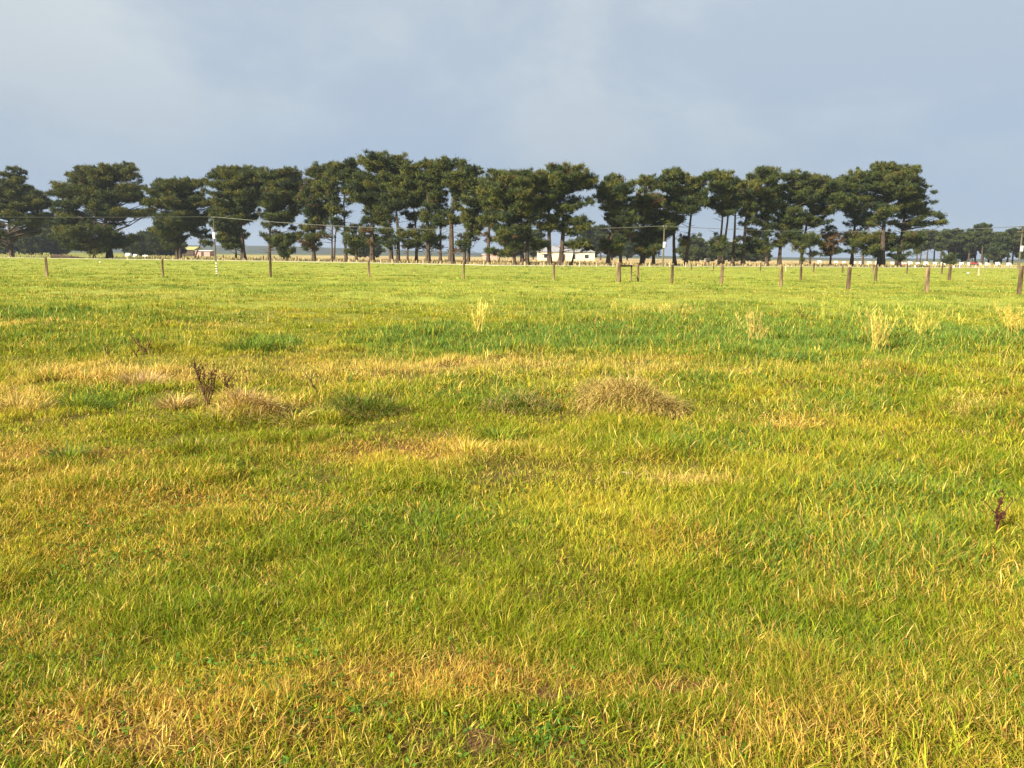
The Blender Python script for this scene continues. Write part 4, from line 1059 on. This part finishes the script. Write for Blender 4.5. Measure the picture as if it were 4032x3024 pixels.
drystalk(3995, 1325, 1190, 20, 1.3, [(.62,.44,.09),(.58,.43,.10)], 'golden bushy dry plant at the right edge of the green strip')
drystalk(3775, 1300, 1215, 3, .5, YS, 'thin pair of yellow stalks left of the golden bushy plant')
drystalk(2475, 1320, 1275, 5, .9, TS, 'short tan stalk tuft at the left part of the green strip')
drystalk(2425, 1225, 1160, 3, .5, YS, 'faint slender yellow stalks behind the left part of the green strip')
drystalk(1500, 1345, 1285, 4, .8, YS, 'short yellowish stalks left of the lone tall stalk clump')
drystalk(3210, 1390, 1350, 6, 1.2, YS, 'small yellow weed spray just below the green strip')
drystalk(2980, 1460, 1395, 2, .2, TS, 'single straw stalk standing below the leaning tan stalks')
drystalk(1000, 1560, 1395, 0+2, .2, YS, 'fine pale grass stalks behind the short dark dock') if False else None
# pale dry stick in the grass
x, y = gp(2460, 1868); mb = MB(); mb.tube([(-.05,0,.012),(-.01,.008,.016),(.05,-.01,.010)], [.005,.006,.004], 7)
o = mb.build('pale_stick', M['post_pale']); o.location = (x, y, hz(x, y)+.02); tag(o, 'short bleached stick lying on the worn spot below the large mound', 'stick')

# ------------------------------------------------------------------ light
AZ, EL = R(48), R(29)
S = Vector((-math.sin(AZ)*math.cos(EL), -math.cos(AZ)*math.cos(EL), math.sin(EL)))
ld = bpy.data.lights.new('sun', 'SUN'); ld.energy = 5.0; ld.angle = R(0.6); ld.color = (1.0, .92, .76)
lo = bpy.data.objects.new('sun', ld); COL.objects.link(lo); lo.rotation_mode = 'QUATERNION'; lo.rotation_quaternion = S.to_track_quat('Z', 'Y')
w = bpy.data.worlds.new('World'); SC.world = w; w.use_nodes = True
nt = w.node_tree; nt.nodes.clear(); N = nt.nodes.new; L = nt.links.new
out = N('ShaderNodeOutputWorld'); bg = N('ShaderNodeBackground'); bg.inputs['Strength'].default_value = .05
sk = N('ShaderNodeTexSky'); sk.sky_type = 'NISHITA'; sk.sun_disc = False; sk.sun_elevation = EL; sk.sun_rotation = math.atan2(S.x, S.y)
tc = N('ShaderNodeTexCoord'); mp = N('ShaderNodeMapping'); mp.inputs['Scale'].default_value = (1.0, 1.0, 1.9); mp.inputs['Location'].default_value = (.35, .2, .1)
n1 = N('ShaderNodeTexNoise'); n1.inputs['Scale'].default_value = 1.7; n1.inputs['Detail'].default_value = 6; n1.inputs['Roughness'].default_value = .58; n1.inputs['Distortion'].default_value = .25
n2 = N('ShaderNodeTexNoise'); n2.inputs['Scale'].default_value = 1.7; n2.inputs['Detail'].default_value = 4
sx = N('ShaderNodeSeparateXYZ')
elr = N('ShaderNodeMapRange'); elr.inputs[1].default_value = 0.0; elr.inputs[2].default_value = .32; elr.interpolation_type = 'SMOOTHSTEP'
base = N('ShaderNodeMix'); base.data_type = 'RGBA'
EXPO = 1.42
K = 1/.05/(2**EXPO)
def lin(r, g, b):
    f = lambda c: ((c/255+.055)/1.055)**2.4 if c > 10 else c/255/12.92
    return (f(r)*K, f(g)*K, f(b)*K, 1)
base.inputs[6].default_value = lin(163,184,209); base.inputs[7].default_value = lin(188,202,217)
cl = N('ShaderNodeMix'); cl.data_type = 'RGBA'; cl.inputs[7].default_value = lin(222,230,231)
cr = N('ShaderNodeMapRange'); cr.inputs[1].default_value = .45; cr.inputs[2].default_value = .62; cr.inputs[4].default_value = .72; cr.interpolation_type = 'SMOOTHSTEP'
dk = N('ShaderNodeMix'); dk.data_type = 'RGBA'; dk.inputs[7].default_value = lin(174,187,203)
dr = N('ShaderNodeMapRange'); dr.inputs[1].default_value = .48; dr.inputs[2].default_value = .68; dr.inputs[4].default_value = .7; dr.interpolation_type = 'SMOOTHSTEP'
fin = N('ShaderNodeMix'); fin.data_type = 'RGBA'; fin.inputs[0].default_value = .95
L(tc.outputs['Generated'], mp.inputs[0]); L(mp.outputs[0], n1.inputs['Vector']); L(mp.outputs[0], n2.inputs['Vector'])
L(tc.outputs['Generated'], sx.inputs[0]); L(sx.outputs['Z'], elr.inputs[0]); L(elr.outputs[0], base.inputs[0])
L(n2.outputs['Fac'], dr.inputs[0]); L(dr.outputs[0], dk.inputs[0]); L(base.outputs[2], dk.inputs[6])
L(n1.outputs['Fac'], cr.inputs[0]); 
mm = N('ShaderNodeMath'); mm.operation = 'MULTIPLY'; L(cr.outputs[0], mm.inputs[0]); L(elr.outputs[0], mm.inputs[1])
L(mm.outputs[0], cl.inputs[0]); L(dk.outputs[2], cl.inputs[6])
L(sk.outputs[0], fin.inputs[6]); L(cl.outputs[2], fin.inputs[7]); L(fin.outputs[2], bg.inputs['Color']); L(bg.outputs[0], out.inputs[0])

# ------------------------------------------------------------------ air between here and the far trees
mb = MB(); mb.box(-3200, 3200, -60, 2600, -4, 60); me_o = mb.build('haze', None)
hm, nt, out = mat('haze_air'); pv = nt.nodes.new('ShaderNodeVolumePrincipled'); pv.inputs['Density'].default_value = HAZE
pv.inputs['Color'].default_value = (.80,.88,1.0,1); pv.inputs['Anisotropy'].default_value = .2
nt.links.new(pv.outputs[0], out.inputs['Volume']); me_o.data.materials.clear(); me_o.data.materials.append(hm); tag(me_o, kind='stuff')

SC.render.engine = 'CYCLES'
SC.view_settings.view_transform = 'Standard'; SC.view_settings.look = 'None'
SC.view_settings.gamma = 1.0; SC.view_settings.exposure = EXPO; SC.view_settings.use_curve_mapping = False
SC.cycles.max_bounces = 6; SC.cycles.diffuse_bounces = 3; SC.cycles.glossy_bounces = 1; SC.cycles.transmission_bounces = 3; SC.cycles.transparent_max_bounces = 4
SC.cycles.use_denoising = True; SC.cycles.denoiser = 'OPENIMAGEDENOISE'; SC.cycles.denoising_input_passes = 'RGB_ALBEDO_NORMAL'; SC.cycles.denoising_prefilter = 'ACCURATE'
